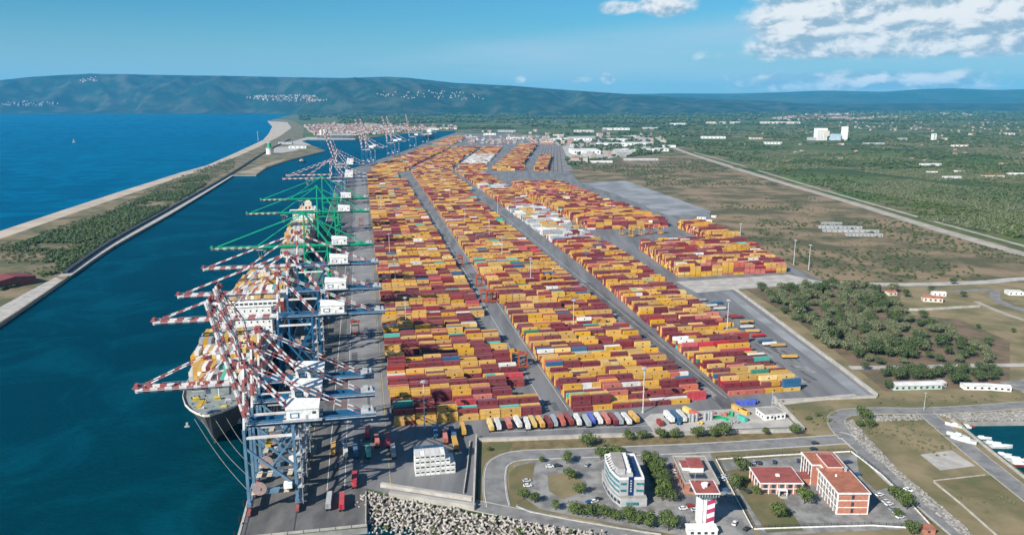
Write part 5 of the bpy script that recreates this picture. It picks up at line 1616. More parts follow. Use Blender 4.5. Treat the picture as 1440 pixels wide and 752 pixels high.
for i, (u, v, rz, c, lab, k) in enumerate(TRAILERS):
    t = thing('container_trailer', lab.replace('container on a trailer', 'loaded dark trailer').replace('container on a quay trailer', 'loaded tractor trailer'), 'trailer', Y(u, v, 0.12), YROT + rz, 'container trailers')
    link('chassis', CHME, t)
    for x in (-5.2, -3.9, 4.6):
        for y in (-1.0, 1.0): link('wheel', WHME, t, (x, y, 0.5))
    if k == 'quay':
        cb = link('cab', CABME[i % 3], t); link('windscreen', CABW, cb)
        for y in (-1.0, 1.0): link('wheel', WHME, t, (7.6, y, 0.5))

# ------------------------------------------------------------------ straddle carriers
ORG_ = mat('carrier_orange', (0.42, 0.085, 0.035), (0.33, 0.065, 0.03), 0.4, 0.5)
ORY = mat('carrier_yellow', (0.58, 0.27, 0.03), None, 0.4, 0.5)


def straddle_parts(m):
    out = []
    for y in (-2.2, 2.2):
        out.append(('side_beam', MB().bb(-4.6, 4.6, y - 0.35, y + 0.35, 1.1, 1.9).mesh('side_beam', m)))
        out.append(('top_rail', MB().bb(-4.6, 4.6, y - 0.3, y + 0.3, 12.2, 13.0).mesh('top_rail', m)))
        for x in (-3.4, 3.4): out.append(('leg', MB().bb(x - 0.35, x + 0.35, y - 0.25, y + 0.25, 1.9, 12.2).mesh('leg', m)))
        for x in (-3.9, -1.4, 1.4, 3.9): out.append(('wheel', MB().cyl((x, y - 0.3, 0.65), (x, y + 0.3, 0.65), 0.65, n=10).mesh('wheel', TYRE)))
    for x in (-3.4, 3.4): out.append(('cross_beam', MB().bb(x - 0.35, x + 0.35, -2.2, 2.2, 12.25, 12.95).mesh('cross_beam', m)))
    out.append(('engine_deck', MB().bb(-3.9, -0.6, -2.6, 2.6, 13.0, 14.6).mesh('engine_deck', m)))
    out.append(('cab', MB().bb(2.6, 4.6, 1.6, 3.0, 9.8, 12.0).mesh('cab', C_WHITE)))
    out.append(('spreader', MB().bb(-3.0, 3.0, -1.2, 1.2, 8.6, 9.2).mesh('spreader', DARKM)))
    return out


SPA, SPB = straddle_parts(ORG_), straddle_parts(ORY)
for (x, y), pp, a_, lab in (((647, 373), SPA, 90, 'tall orange straddle carrier in the aisle between the first two blocks'), ((674, 402), SPA, 90, 'orange straddle carrier at the left edge of the second block'), ((681, 424), SPA, 90, 'orange straddle carrier, left one of three in the aisle'), ((688, 425), SPA, 90, 'orange straddle carrier, middle one of three in the aisle'), ((695, 425), SPA, 90, 'orange straddle carrier, right one of three in the aisle'), ((724, 514), SPB, 90, 'straddle carrier carrying on among the near rows of the quayside block'), ((735, 517), SPA, 90, 'orange straddle carrier at the aisle end of the near rows'), ((764, 402), SPB, 90, 'yellow straddle carrier in the second block'), ((773, 402), SPB, 90, 'yellow straddle carrier right beside the other in the second block'), ((875, 330), SPB, 30, 'parked yellow carrier, leftmost of the group behind the tall block'), ((888, 333), SPB, 40, 'parked yellow carrier, second of the group behind the tall block'), ((902, 331), SPB, 20, 'parked yellow carrier, third of the group behind the tall block'), ((915, 329), SPA, 30, 'parked orange carrier, fourth of the group behind the tall block'), ((929, 329), SPB, 25, 'parked yellow carrier, last of the group behind the tall block'), ((500, 470), SPA, 90, 'orange straddle carrier on the quay behind the blue cranes'), ((508, 318), SPA, 90, 'orange straddle carrier on the quay behind the green cranes')):
    t = thing('straddle_carrier', lab, 'straddle carrier', at(x, y) + Vector((0, 0, 0.17)), YROT + R(a_ - 90), 'straddle carriers of the yard')
    t.scale = (0.85, 0.85, 0.85)
    for nm, me in pp: link(nm, me, t)

# ------------------------------------------------------------------ cars
CARC = {'white': (0.75, 0.75, 0.74), 'grey': (0.28, 0.29, 0.31), 'black': (0.025, 0.025, 0.028), 'blue': (0.03, 0.09, 0.22), 'silver': (0.50, 0.51, 0.53), 'dark blue': (0.015, 0.03, 0.08), 'red': (0.40, 0.03, 0.03)}


def car_meshes(c):
    m_ = mat('car_paint_' + c.replace(' ', '_'), CARC[c], tuple(q * 0.95 for q in CARC[c]), 0.5, 0.25, 0.5)
    prof = [(-2.1, 0.45, 0.75), (-2.0, 0.35, 0.95), (-0.9, 0.30, 0.98), (0.9, 0.30, 0.95), (1.9, 0.32, 0.82), (2.15, 0.45, 0.65)]
    body = MB().loft([[(x, -0.86, a), (x, 0.86, a), (x, 0.84, b), (x, -0.84, b)] for x, a, b in prof]).mesh('body', m_)
    cab = MB().loft([[(-1.75, -0.78, 0.95), (-1.75, 0.78, 0.95), (-1.3, 0.62, 1.42), (-1.3, -0.62, 1.42)], [(1.15, -0.78, 0.93), (1.15, 0.78, 0.93), (0.35, 0.62, 1.42), (0.35, -0.62, 1.42)]]).mesh('greenhouse', GLASS)
    roof = MB().bb(-1.32, 0.36, -0.63, 0.63, 1.40, 1.46).mesh('roof', m_)
    return body, cab, roof


CARM = {c: car_meshes(c) for c in CARC}
CWH = MB().cyl((0, -0.11, 0), (0, 0.11, 0), 0.32, n=10).mesh('car_wheel', TYRE)
LAMP = MB().bb(-0.03, 0.03, -0.16, 0.16, -0.06, 0.06).mesh('headlight', WHITEP)


def car(x, y, c, an, label):
    t = thing('parked_car', label, 'car', at(x, y) + Vector((0, 0, 0.24)), R(an), 'cars')
    bd, gh, rf = CARM[c]
    link('body', bd, t); g_ = link('greenhouse', gh, t); link('roof', rf, t)
    for sx in (-1.3, 1.35):
        for sy in (-0.8, 0.8): link('wheel', CWH, t, (sx, sy, 0.32))
    for sy in (-0.6, 0.6): link('headlight', LAMP, t, (2.1, sy, 0.62))


for x, y, c, an, lab in ((1277, 690, 'white', -55, 'white car driving down the diagonal road'), (1237, 697, 'white', 20, 'white car, topmost in the car park row right of the brick block'), (1246, 706, 'silver', 20, 'silver car, second in the car park row right of the brick block'), (1250, 710, 'white', 20, 'white car, third in the car park row right of the brick block'), (1256, 717, 'grey', 20, 'grey car, fourth in the car park row right of the brick block'), (1261, 722, 'white', 20, 'white car, fifth in the car park row right of the brick block'), (1266, 728, 'white', 20, 'white car, lowest in the car park row right of the brick block'), (1144, 632, 'dark blue', 10, 'dark blue car on the road behind the brick buildings'), (1146, 624, 'black', 10, 'black car on the far lane behind the brick buildings'), (1060, 651, 'grey', 80, 'grey car parked at the left behind the low brick building'), (1068, 652, 'black', 80, 'black car parked behind the low brick building'), (1089, 651, 'black', 75, 'black car parked midway behind the low brick building'), (1123, 649, 'dark blue', 75, 'dark blue car parked beside the tall brick building'), (1051, 692, 'black', 110, 'black car parked by the small tree at the low brick building'), (1193, 651, 'dark blue', 15, 'dark blue car behind the tall brick building'), (1206, 668, 'blue', 15, 'blue car right behind the tall brick building'), (773, 657, 'white', 5, 'white car parked at the top of the office garden'), (784, 656, 'black', 5, 'black car parked at the top of the office garden'), (826, 655, 'grey', 60, 'grey car on the drive left of the office'), (741, 677, 'silver', 10, 'silver car parked at the left garden edge, upper'), (742, 684, 'white', 10, 'white car parked at the left garden edge, lower'), (836, 706, 'white', 30, 'white car in the shade below the office garden'), (829, 707, 'blue', 30, 'blue car in the shade below the office garden'), (841, 703, 'black', 30, 'black car in the shade beside the office'), (1020, 690, 'blue', 160, 'blue car in the shadow of the control tower'), (1024, 698, 'grey', 160, 'grey car in the shadow below the control tower'), (1014, 675, 'white', 120, 'white car by the compound wall above the tower shadow'), (1019, 671, 'silver', 120, 'silver car by the compound wall under the trees'), (944, 655, 'grey', 95, 'grey car in the shade of the double tree row'), (948, 664, 'silver', 95, 'silver car in the shade of the double tree row, lower'), (970, 712, 'red', 10, 'red car in the yard left of the control tower'), (961, 716, 'white', 10, 'white car in the yard left of the control tower'), (978, 718, 'silver', 10, 'silver car in the yard beside the tower foot'), (1050, 745, 'black', 40, 'black car at the bottom by the compound fence'), (1033, 737, 'white', 60, 'white car at the bottom below the tower shadow')):
    car(x, y, c, an, lab)

# ------------------------------------------------------------------ marina boats
BOATW = mat('boat_white', (0.78, 0.78, 0.76), None, 0.4, 0.35, 0.4)
BOATR = mat('boat_red', (0.30, 0.05, 0.05), None, 0.4, 0.4)


def boat(p, L, an, label, m=BOATW, z=WATER_Z):
    t = thing('motor_boat', label, 'boat', (p.x, p.y, z), R(an), 'boats in the marina')
    b_ = L * 0.15
    rings = []
    for x, k, sh in ((-0.5, 0.85, 0), (-0.2, 1.0, 0), (0.1, 0.95, 0.05), (0.3, 0.65, 0.15), (0.5, 0.04, 0.3)):
        hh = L * (0.11 + sh * 0.12)
        rings.append([(x * L, -b_ * k * 0.6, -0.3), (x * L, b_ * k * 0.6, -0.3), (x * L, b_ * k, hh), (x * L, -b_ * k, hh)])
    MB().loft(rings).build('hull', m, t)
    MB().loft([[(-0.25 * L, -b_ * 0.7, L * 0.11), (-0.25 * L, b_ * 0.7, L * 0.11), (-0.22 * L, b_ * 0.55, L * 0.20), (-0.22 * L, -b_ * 0.55, L * 0.20)], [(0.18 * L, -b_ * 0.6, L * 0.12), (0.18 * L, b_ * 0.6, L * 0.12), (0.05 * L, b_ * 0.5, L * 0.20), (0.05 * L, -b_ * 0.5, L * 0.20)]]).build('cabin', BOATW, t)
    MB().add([(0.185 * L, -b_ * 0.5, L * 0.125), (0.185 * L, b_ * 0.5, L * 0.125), (0.06 * L, b_ * 0.45, L * 0.197), (0.06 * L, -b_ * 0.45, L * 0.197)], [(0, 1, 2, 3)]).build('windscreen', GLASS, t)
    MB().bb(-0.48 * L, -0.26 * L, -b_ * 0.6, b_ * 0.6, L * 0.112, L * 0.118).build('cockpit_floor', C_GREY, t)
    return t


for x, y, L, an, lab, m_ in ((1341, 598, 9, 140, 'small white boat hauled out at the upper end of the marina', BOATW), (1354, 601, 9, -20, 'white boat moored at the top corner of the basin', BOATW), (1345, 612, 10, 140, 'white boat on the marina quay, upper of two ashore', BOATW), (1355, 619, 13, 138, 'larger white boat on the marina quay, lower of two ashore', BOATW), (1360, 600, 8, -15, 'white boat with dark deck beside the top corner one', BOATR), (1382, 617, 9.5, -8, 'single white motor boat lying off the marina quay', BOATW), (1394, 624, 10, -8, 'slim white boat behind the big yacht', BOATW), (1405, 629, 14, -6, 'large white yacht in the middle of the marina', BOATW), (1410, 640, 9, -12, 'white boat below the large yacht', BOATW), (1420, 644, 9, -12, 'white boat with bow out in the lower marina', BOATW), (1432, 649, 13, -10, 'white and red yacht at the lower right of the marina', BOATW), (1434, 655, 13, -10, 'dark red hulled boat at the lower right of the marina', BOATR), (1402, 641, 6, 150, 'small dinghy at the quay of the lower marina', BOATW)):
    ashore = 'ashore' in lab or 'hauled' in lab
    p = at(x, y, 0.6 if ashore else WATER_Z)
    boat(p, L, an, lab, m_, 0.5 if ashore else WATER_Z)
wall('marina_quay_edge', P((1338, 590), (1352, 600), (1396, 636), (1440, 671), (1500, 716)), 2.0, 0.35, WALLC, 'pale quay edge along the marina boats', z0=0.05)
sb = thing('sailing_boat', 'white sailing boat alone on the open sea', 'boat', at(104, 201, WATER_Z), R(40))
MB().loft([[(-6, -1.6, 0), (-6, 1.6, 0), (-6, 1.7, 1.4), (-6, -1.7, 1.4)], [(0, -2, 0), (0, 2, 0), (0, 2.1, 1.4), (0, -2.1, 1.4)], [(7, -0.1, 0.2), (7, 0.1, 0.2), (7.4, 0.1, 1.8), (7.4, -0.1, 1.8)]]).build('hull', BOATW, sb)
MB().cyl((0.5, 0, 1.4), (0.5, 0, 21), 0.15, n=6).build('mast', C_GREY, sb)
MB().add([(0.3, 0.1, 2.6), (-6, 0.5, 2.6), (0.3, 0.1, 20), (0.3, 0.2, 2.6), (-6, 0.6, 2.6), (0.3, 0.2, 20)], [(0, 1, 2), (3, 5, 4)]).build('mainsail', WHITEP, sb)
MB().add([(0.9, 0, 3), (7, 0.2, 2.0), (0.7, 0, 18), (0.9, 0.1, 3), (7, 0.3, 2.0), (0.7, 0.1, 18)], [(0, 2, 1), (3, 4, 5)]).build('jib', WHITEP, sb)

# ------------------------------------------------------------------ near buildings
BRICK = mat('orange_brick', (0.44, 0.185, 0.120), (0.36, 0.145, 0.095), 0.8, 0.85)
ROOFR = mat('red_roof', (0.30, 0.085, 0.070), (0.23, 0.065, 0.055), 0.3, 0.85)
ROOFO = mat('orange_roof', (0.36, 0.140, 0.085), (0.28, 0.105, 0.065), 0.3, 0.85)
ROOFG = mat('grey_roof', (0.32, 0.29, 0.26), (0.25, 0.23, 0.205), 0.3, 0.9)
OFFW = mat('office_cladding', (0.41, 0.415, 0.42), (0.33, 0.335, 0.34), 0.3, 0.6)
TEALG = mat('teal_glass', (0.03, 0.13, 0.15), (0.05, 0.20, 0.22), 0.6, 0.15, 0.6)
NAVY = mat('navy_panel', (0.012, 0.035, 0.11), None, 0.5, 0.3)
TEALP = mat('teal_paint', (0.05, 0.38, 0.30), None, 0.5, 0.5)
MAGENTA = mat('magenta_paint', (0.45, 0.045, 0.13), None, 0.5, 0.6)


def quadbox(p, q, z0, z1, th, name, m, parent, mid=None):
    """flat panel standing on the line p-q, proud by th to its right-hand side"""
    d = Vector((q[0] - p[0], q[1] - p[1], 0)); L = d.length; d.normalize()
    nn = Vector((d.y, -d.x, 0)) * th
    mb = MB()
    vs = []
    for z in (z0, z1):
        for a in ((p[0], p[1]), (q[0], q[1])):
            vs.append((a[0], a[1], z))
        for a in ((q[0], q[1]), (p[0], p[1])):
            vs.append((a[0] + nn.x, a[1] + nn.y, z))
    return mb.add(vs, BOXF).build(name, m, parent)


# curved office block
of = thing('office_building', 'grey office block with curved left front, teal windows and navy sign strip', 'building', (0, 0, 0))
pod = [(51.0, 329), (63.4, 329.5), (62.0, 358.5), (45.4, 358), (45.2, 350), (46.2, 341), (48.2, 334)]
MB().prism(pod, 0, 4.4, 0, 1).build('podium', [OFFW, ROOFG], of)
mnp = [(50.6, 331.8), (62.3, 332.2), (61.4, 357.6), (46.4, 357), (46.2, 350), (47.1, 341.5), (49.0, 335)]
MB().prism(mnp, 4.4, 12.4, 0, 1).build('wall', [OFFW, ROOFG], of)
n = len(mnp)
for i in range(n):
    p, q = mnp[i], mnp[(i + 1) % n]
    quadbox(p, q, 12.4, 13.5, -0.35, 'parapet', WHITEP, of)
MB().bb(54.8, 57.2, 331.70, 331.98, 4.5, 13.9).build('sign_strip', NAVY, of)
for k in range(5): MB().bb(55.6, 56.4, 331.62, 331.69, 11.6 - k * 1.3, 12.4 - k * 1.3).build('sign_letter', OFFW, of)
for z in (6.2, 9.6):
    for x0, x1 in ((51.2, 54.0), (58.6, 61.8)):
        f_ = MB().bb(x0, x1, 331.78, 331.92, z, z + 1.3).build('window', TEALG, of)
        MB().bb(x0 - 0.1, x1 + 0.1, 331.70, 331.95, z - 0.14, z - 0.02).build('sill', WHITEP, f_)
for i in (4, 5, 6):
    p, q = mnp[i], mnp[(i + 1) % n]
    for z in (5.6, 8.2, 10.7):
        for k in range(3):
            a = tuple(p[j] + (q[j] - p[j]) * (k / 3 + 0.03) for j in (0, 1)); b = tuple(p[j] + (q[j] - p[j]) * ((k + 1) / 3 - 0.03) for j in (0, 1))
            quadbox(a, b, z, z + 1.25, 0.10, 'window', TEALG, of)
for i in (4, 5, 6):
    p, q = pod[i], pod[(i + 1) % n]
    for k in range(2):
        a = tuple(p[j] + (q[j] - p[j]) * (k / 2 + 0.06) for j in (0, 1)); b = tuple(p[j] + (q[j] - p[j]) * ((k + 1) / 2 - 0.06) for j in (0, 1))
        quadbox(a, b, 1.2, 2.9, 0.10, 'window', GLASS, of)
for x in (53.6, 55.6, 57.6): MB().bb(x, x + 1.7, 328.95, 329.2, 1.0, 2.4).build('window', TEALG, of)
for y in (336, 341, 346, 351):
    for z in (5.8, 9.4): MB().bb(62.0, 62.25, y, y + 3.2, z, z + 1.4).build('window', GLASS, of)
MB().prism([(50.5, 337), (54.0, 337), (54.4, 355), (49.0, 355), (48.6, 347), (49.3, 341)], 12.4, 15.4, 0, 1).build('penthouse', [OFFW, ROOFG], of)
MB().bb(54.4, 57.2, 334, 357.2, 12.4, 14.2).build('plant_room', OFFW, of)
for k in range(5): MB().bb(54.9, 56.5, 336 + k * 4.1, 338.4 + k * 4.1, 14.2, 15.3).build('air_unit', WHITEP, of)
MB().bb(57.6, 61.0, 335, 356.5, 12.42, 12.6).build('dark_roof_well', NAVY, of)
for k in range(7):
    y = 339 + k * 2.6
    MB().beam((46.6, y, 13.5), (49.0, y, 15.2), 0.25).build('sunshade_rib', WHITEP, of)

# low brick building with the control tower
lb_ = thing('low_building', 'low flat-roofed brick building with a red roofed rooftop room', 'building', (0, 0, 0))
MB().bb(84, 99.7, 341, 369, 0, 5.6).build('wall', BRICK, lb_)
MB().bb(83.4, 100.3, 340.4, 369.6, 5.6, 6.0).build('roof', ROOFG, lb_)
for a in ((83.4, 100.3, 340.4, 340.8), (83.4, 100.3, 369.2, 369.6), (83.4, 83.8, 340.8, 369.2), (99.9, 100.3, 340.8, 369.2)): MB().bb(*a, 6.0, 6.5).build('parapet', PALE, lb_)
rr = MB().bb(88.6, 95.2, 352, 361.5, 6.0, 8.6).build('rooftop_room', WHITEP, lb_)
MB().bb(88.2, 95.6, 351.6, 361.9, 8.6, 8.95).build('roof', ROOFR, rr)
rr = MB().bb(85.2, 88.5, 354, 361, 6.0, 7.6).build('rooftop_room', WHITEP, lb_)
MB().bb(85.0, 88.4, 353.8, 361.2, 7.6, 7.9).build('roof', ROOFR, rr)
for k in range(6): MB().bb(87.6 + k * 1.35, 88.7 + k * 1.35, 345.6, 350.4, 6.0, 6.5).build('skylight', GLASS, lb_)
for k in range(6):
    y = 343.5 + k * 4.2
    MB().bb(83.85, 84.02, y, y + 2.2, 1.6, 3.6).build('window', GLASS, lb_)
MB().bb(89, 91, 340.85, 341.02, 0, 2.6).build('door', GLASS, lb_)
for x in (86, 93, 96): MB().bb(x, x + 1.8, 340.85, 341.02, 1.6, 3.6).build('window', GLASS, lb_)

tw = thing('control_tower', 'white control tower with magenta striped side and dark red roof', 'tower', (0, 0, 0))
MB().bb(83.4, 87.0, 312.6, 318, 0, 14.6).build('shaft', WHITEP, tw)
MB().bb(85.1, 85.4, 312.45, 312.62, 0, 14.6).build('groove', C_GREY, tw)
st_ = MB().bb(87.0, 90.6, 313.0, 318, 0, 14.6).build('stair_shaft', WHITEP, tw)
for k in range(3):
    z = 1.4 + k * 4.3
    MB().add([(87.05, 312.96, z), (90.66, 312.96, z + 1.4), (90.66, 312.96, z + 3.4), (87.05, 312.96, z + 2.0), (90.66, 318, z + 1.4), (90.66, 318, z + 3.4), (87.05, 312.8, z), (90.7, 312.8, z + 1.4), (90.7, 312.8, z + 3.4), (87.05, 312.8, z + 2.0)], [(6, 7, 8, 9), (1, 4, 5, 2)]).build('stripe', MAGENTA, st_)


def ring(x0, x1, y0, y1, z): return [(x0, y0, z), (x1, y0, z), (x1, y1, z), (x0, y1, z)]


MB().loft([ring(82.8, 91, 311.6, 318.6, 14.6), ring(81.2, 91.2, 309.2, 319.6, 16.2)]).build('cab_base', TEALP, tw)
MB().loft([ring(81.3, 91.1, 309.3, 319.5, 16.2), ring(80.9, 91.1, 308.6, 319.7, 17.9)]).build('cab_glazing', GLASS, tw)
for k in range(9): MB().bb(81.3 + k * 1.2, 81.45 + k * 1.2, 308.75, 308.95, 16.2, 17.9).build('mullion', WHITEP, tw)
MB().loft([ring(80.3, 91.3, 307.9, 320.2, 17.9), ring(80.2, 91.4, 307.8, 320.3, 18.5)]).build('roof_edge', WHITEP, tw)
MB().bb(80.7, 90.9, 308.3, 319.8, 18.5, 18.62).build('roof', ROOFR, tw)
MB().cyl((86.2, 314, 18.6), (86.2, 314, 20.4), 1.1, n=12).bb(84.6, 85.4, 312, 315.6, 18.6, 19.3).bb(85, 88, 315.8, 316.5, 18.6, 19.4).build('roof_equipment', WHITEP, tw)
MB().cyl((82.4, 318, 18.6), (82.4, 318, 23), 0.1, n=6).build('aerial', C_GREY, tw)

wb = thing('flat_white_building', 'long low white building at the foot of the control tower', 'building', (0, 0, 0))
MB().bb(77.0, 90.0, 304.2, 309.0, 0, 3.0).build('wall', WHITEP, wb)
MB().bb(76.7, 90.3, 303.9, 309.3, 3.0, 3.3).build('roof', WHITEP, wb)
for k in range(4): MB().bb(78.2 + k * 3, 79.6 + k * 3, 304.08, 304.22, 1.0, 2.2).build('window', GLASS, wb)

# brick compound
ba = thing('brick_building', 'low orange brick building with dark red roof and white frames', 'building', (0, 0, 0))
MB().bb(120.2, 140.6, 341.3, 357.4, 0, 5.5).build('wall', BRICK, ba)
MB().bb(119.6, 141.2, 340.7, 358, 5.5, 6.0).build('roof_edge', WHITEP, ba)
MB().bb(120.1, 140.7, 341.2, 357.5, 6.0, 6.14).build('roof', ROOFR, ba)
MB().bb(129.8, 131.6, 347.2, 348.8, 6.14, 7.0).build('roof_hatch', WHITEP, ba)
for k in range(6):
    x = 120.3 + k * 4.0
    MB().bb(x, x + 0.35, 341.0, 341.35, 0, 5.5).build('pilaster', WHITEP, ba)
MB().bb(120.2, 140.6, 341.08, 341.32, 2.7, 3.0).build('band', WHITEP, ba)
for k in range(5):
    x = 121.2 + k * 4.0
    for z in (0.6, 3.3):
        if k == 2 and z < 1: continue
        MB().bb(x + 0.6, x + 2.4, 341.14, 341.32, z, z + 1.7).build('window', GLASS, ba)
for k in range(5):
    y = 341.4 + k * 3.9
    MB().bb(119.9, 120.25, y, y + 0.35, 0, 5.5).build('pilaster', WHITEP, ba)
    if k < 4: MB().bb(120.02, 120.22, y + 1.0, y + 3.0, 3.2, 4.9).build('window', GLASS, ba)
MB().bb(128.4, 132.8, 338.6, 341.0, 3.0, 3.3).build('canopy', WHITEP, ba)
for x in (128.5, 132.3): MB().bb(x, x + 0.4, 338.7, 339.1, 0, 3.0).build('canopy_post', WHITEP, ba)
MB().bb(129.4, 131.8, 341.1, 341.32, 0, 2.5).build('door', GLASS, ba)
for k in range(3): MB().bb(128.8, 132.4, 337.6 - k * 0.5, 338.2 - k * 0.5, 0, 0.54 - k * 0.17).build('step', PALE, ba)

bb_ = thing('brick_building', 'three-storey orange brick block with white grid facade and orange roof', 'building', (0, 0, 0))
MB().prism([(149.6, 322.4), (163.9, 322.4), (163.9, 364), (148.4, 364), (148.4, 350.5), (152.4, 350.5), (152.4, 345), (149.6, 345)], 0, 10.4).build('wall', BRICK, bb_)
for pl in ([(149.0, 321.8), (164.5, 321.8), (164.5, 347), (149.0, 347)], [(147.8, 349.8), (164.5, 349.8), (164.5, 364.6), (147.8, 364.6)], [(152, 347), (164.5, 347), (164.5, 349.8), (152, 349.8)]):
    MB().prism(pl, 10.4, 11.0).build('roof_edge', WHITEP, bb_)
MB().bb(149.6, 163.9, 322.4, 346.4, 11.0, 11.14).build('roof', ROOFO, bb_)
MB().bb(148.4, 163.9, 350.4, 364.0, 11.0, 11.14).build('roof', ROOFO, bb_)
MB().bb(152.6, 163.9, 346.45, 350.35, 11.0, 11.14).build('roof', ROOFO, bb_)
rm = MB().bb(153.0, 160.2, 343, 357, 11.14, 13.0).build('raised_roof', BRICK, bb_)
MB().bb(152.7, 160.5, 342.7, 357.3, 13.0, 13.3).build('roof_edge', WHITEP, rm)
MB().bb(153.0, 160.2, 343, 357, 13.3, 13.4).build('roof', ROOFR, rm)
MB().cyl((155, 338, 11.1), (155, 338, 12.0), 0.5, n=10).build('roof_vent', WHITEP, bb_)
MB().bb(161, 162, 342.4, 343.6, 11.14, 13.6).build('chimney', C_GREY, bb_)
for z in (0.15, 3.45, 6.9): MB().bb(149.5, 164.0, 322.16, 322.42, z, z + 0.35).build('band', WHITEP, bb_)
for x in (149.5, 163.6): MB().bb(x, x + 0.4, 322.1, 322.44, 0, 10.4).build('pilaster', WHITEP, bb_)
for z in (1.0, 4.2, 7.7):
    MB().bb(156.0, 157.2, 322.24, 322.42, z, z + 2.0).build('window', GLASS, bb_)
for k in range(8):
    y = 322.5 + k * 3.18
    MB().bb(149.28, 149.62, y, y + 0.4, 0, 10.4).build('pilaster', WHITEP, bb_)
    if k < 7:
        for z in (0.9, 4.1, 7.5):
            w_ = MB().bb(149.46, 149.64, y + 0.6, y + 2.9, z, z + 2.2).build('window', GLASS, bb_)
            MB().bb(149.36, 149.48, y + 1.68, y + 1.82, z, z + 2.2).build('mullion', WHITEP, w_)
for z in (3.45, 6.9): MB().bb(149.34, 149.6, 322.6, 344.8, z, z + 0.3).build('band', WHITEP, bb_)
for k in range(5):
    y = 350.6 + k * 3.2
    MB().bb(148.08, 148.42, y, y + 0.4, 0, 10.4).build('pilaster', WHITEP, bb_)
    if k < 4:
        for z in (0.9, 4.1, 7.5): MB().bb(148.26, 148.42, y + 0.7, y + 2.9, z, z + 2.2).build('window', GLASS, bb_)
MB().bb(141.3, 148.3, 350.8, 356.2, 0, 3.6).build('link_wing', BRICK, bb_)
MB().bb(141.3, 148.3, 350.4, 356.6, 3.6, 4.0).build('link_roof', ROOFR, bb_)
p = at(1304, 748)
kb = thing('gatehouse', 'little orange gatehouse at the bottom corner of the brick compound', 'hut', (p.x, p.y, 0))
MB().bb(-2.4, 2.4, -2, 2, 0, 2.6).build('wall', BRICK, kb)
MB().bb(-2.7, 2.7, -2.3, 2.3, 2.6, 2.9).build('roof', ROOFO, kb)
MB().bb(-1, 0.2, -2.12, -1.98, 0.9, 2.0).build('window', GLASS, kb)

# white hut and scrap depot
hu = thing('white_hut', 'white flat-roofed hut with grey roof beside the slanting wall', 'hut', (150.6, 428.8, 0), math.atan2(2.6, 13.3))
MB().bb(0, 13.6, 0, 10.5, 0, 3.4).build('wall', WHITEP, hu)
MB().bb(-0.3, 13.9, -0.3, 10.8, 3.4, 3.75).build('roof', WHITEP, hu)
MB().bb(0.2, 13.4, 0.2, 10.3, 3.75, 3.85).build('roof_felt', ROOFG, hu)
for x in (1.4, 4.2, 8.4, 11.2): MB().bb(x, x + 1.4, -0.12, 0.02, 1.2, 2.6).build('window', GLASS, hu)
MB().bb(6.4, 7.6, -0.12, 0.02, 0, 2.3).build('door', GLASS, hu)
for y in (2, 5, 8): MB().bb(-0.12, 0.02, y, y + 1.2, 1.2, 2.5).build('window', GLASS, hu)
sheet('depot_concrete', P((905, 590), (915, 582), (1030, 575), (1090, 570), (1120, 600), (1030, 603), (920, 608)), 0.21, PALE)
TANK = mat('tank_grey', (0.36, 0.38, 0.39), None, 0.6, 0.6)
for i, (x, y) in enumerate(((969, 593), (974, 593), (979, 592), (991, 591), (996, 590), (1000, 590))):
    p = at(x, y)
    t = thing('drum_stack', 'grey upright tank in the depot, %s from left' % ORD[i], 'tank', (p.x, p.y, 0.2), 0.2, 'grey tanks in the depot')
    MB().cyl((0, 0, 0), (0, 0, 4.6), 1.0, n=12).build('shell', TANK, t)
    MB().cyl((0, 0, 4.6), (0, 0, 4.9), 0.7, 0.3, n=12).build('lid', C_GREY, t)
GRN = mat('frame_green', (0.02, 0.36, 0.14), None, 0.5, 0.6)
for i, (x, y) in enumerate(((1008, 588), (1028, 583), (1022, 591))):
    p = at(x, y)
    t = thing('green_skip', 'green spreader frame lying in the depot, %s' % ('left one', 'right one', 'lower one')[i], 'frame', (p.x, p.y, 0.2), R(20 + 50 * i), 'green frames in the depot')
    for yy in (-1.1, 1.1): MB().bb(-3.2, 3.2, yy - 0.2, yy + 0.2, 0, 1.0).build('side_beam', GRN, t)
    for xx in (-3, 0, 3): MB().bb(xx - 0.2, xx + 0.2, -0.9, 0.9, 0.1, 0.8).build('cross_beam', GRN, t)
for i, (x, y, c, s) in enumerate(((1012, 596, 'grey', 5), (1022, 596, 'grey', 6), (1032, 595, 'grey', 6), (1018, 584, 'salmon', 4), (1004, 582, 'salmon', 3), (954, 597, 'blue', 4), (985, 596, 'pale_yellow', 3))):
    p = at(x, y)
    mb = MB()
    r_ = random.Random(i)
    for k in range(9): mb.box((r_.uniform(-s / 2, s / 2), r_.uniform(-1.3, 1.3), r_.uniform(0, 0.9)), (r_.uniform(0.6, 2.2), r_.uniform(0.3, 1.1), r_.uniform(0.3, 0.9)), r_.uniform(0, 3))
    o = mb.build('scrap_heap', CMAT[CIDX[c]]); o.location = (p.x, p.y, 0.2)
    tag(o, '%s scrap heap in the depot, %s' % (CWORD[c], ('left of the long grey pile', 'middle grey pile', 'right grey pile', 'beside the green frames', 'left of the green frames', 'near the white boxes', 'by the grey tanks')[i]), 'scrap', kind='stuff')

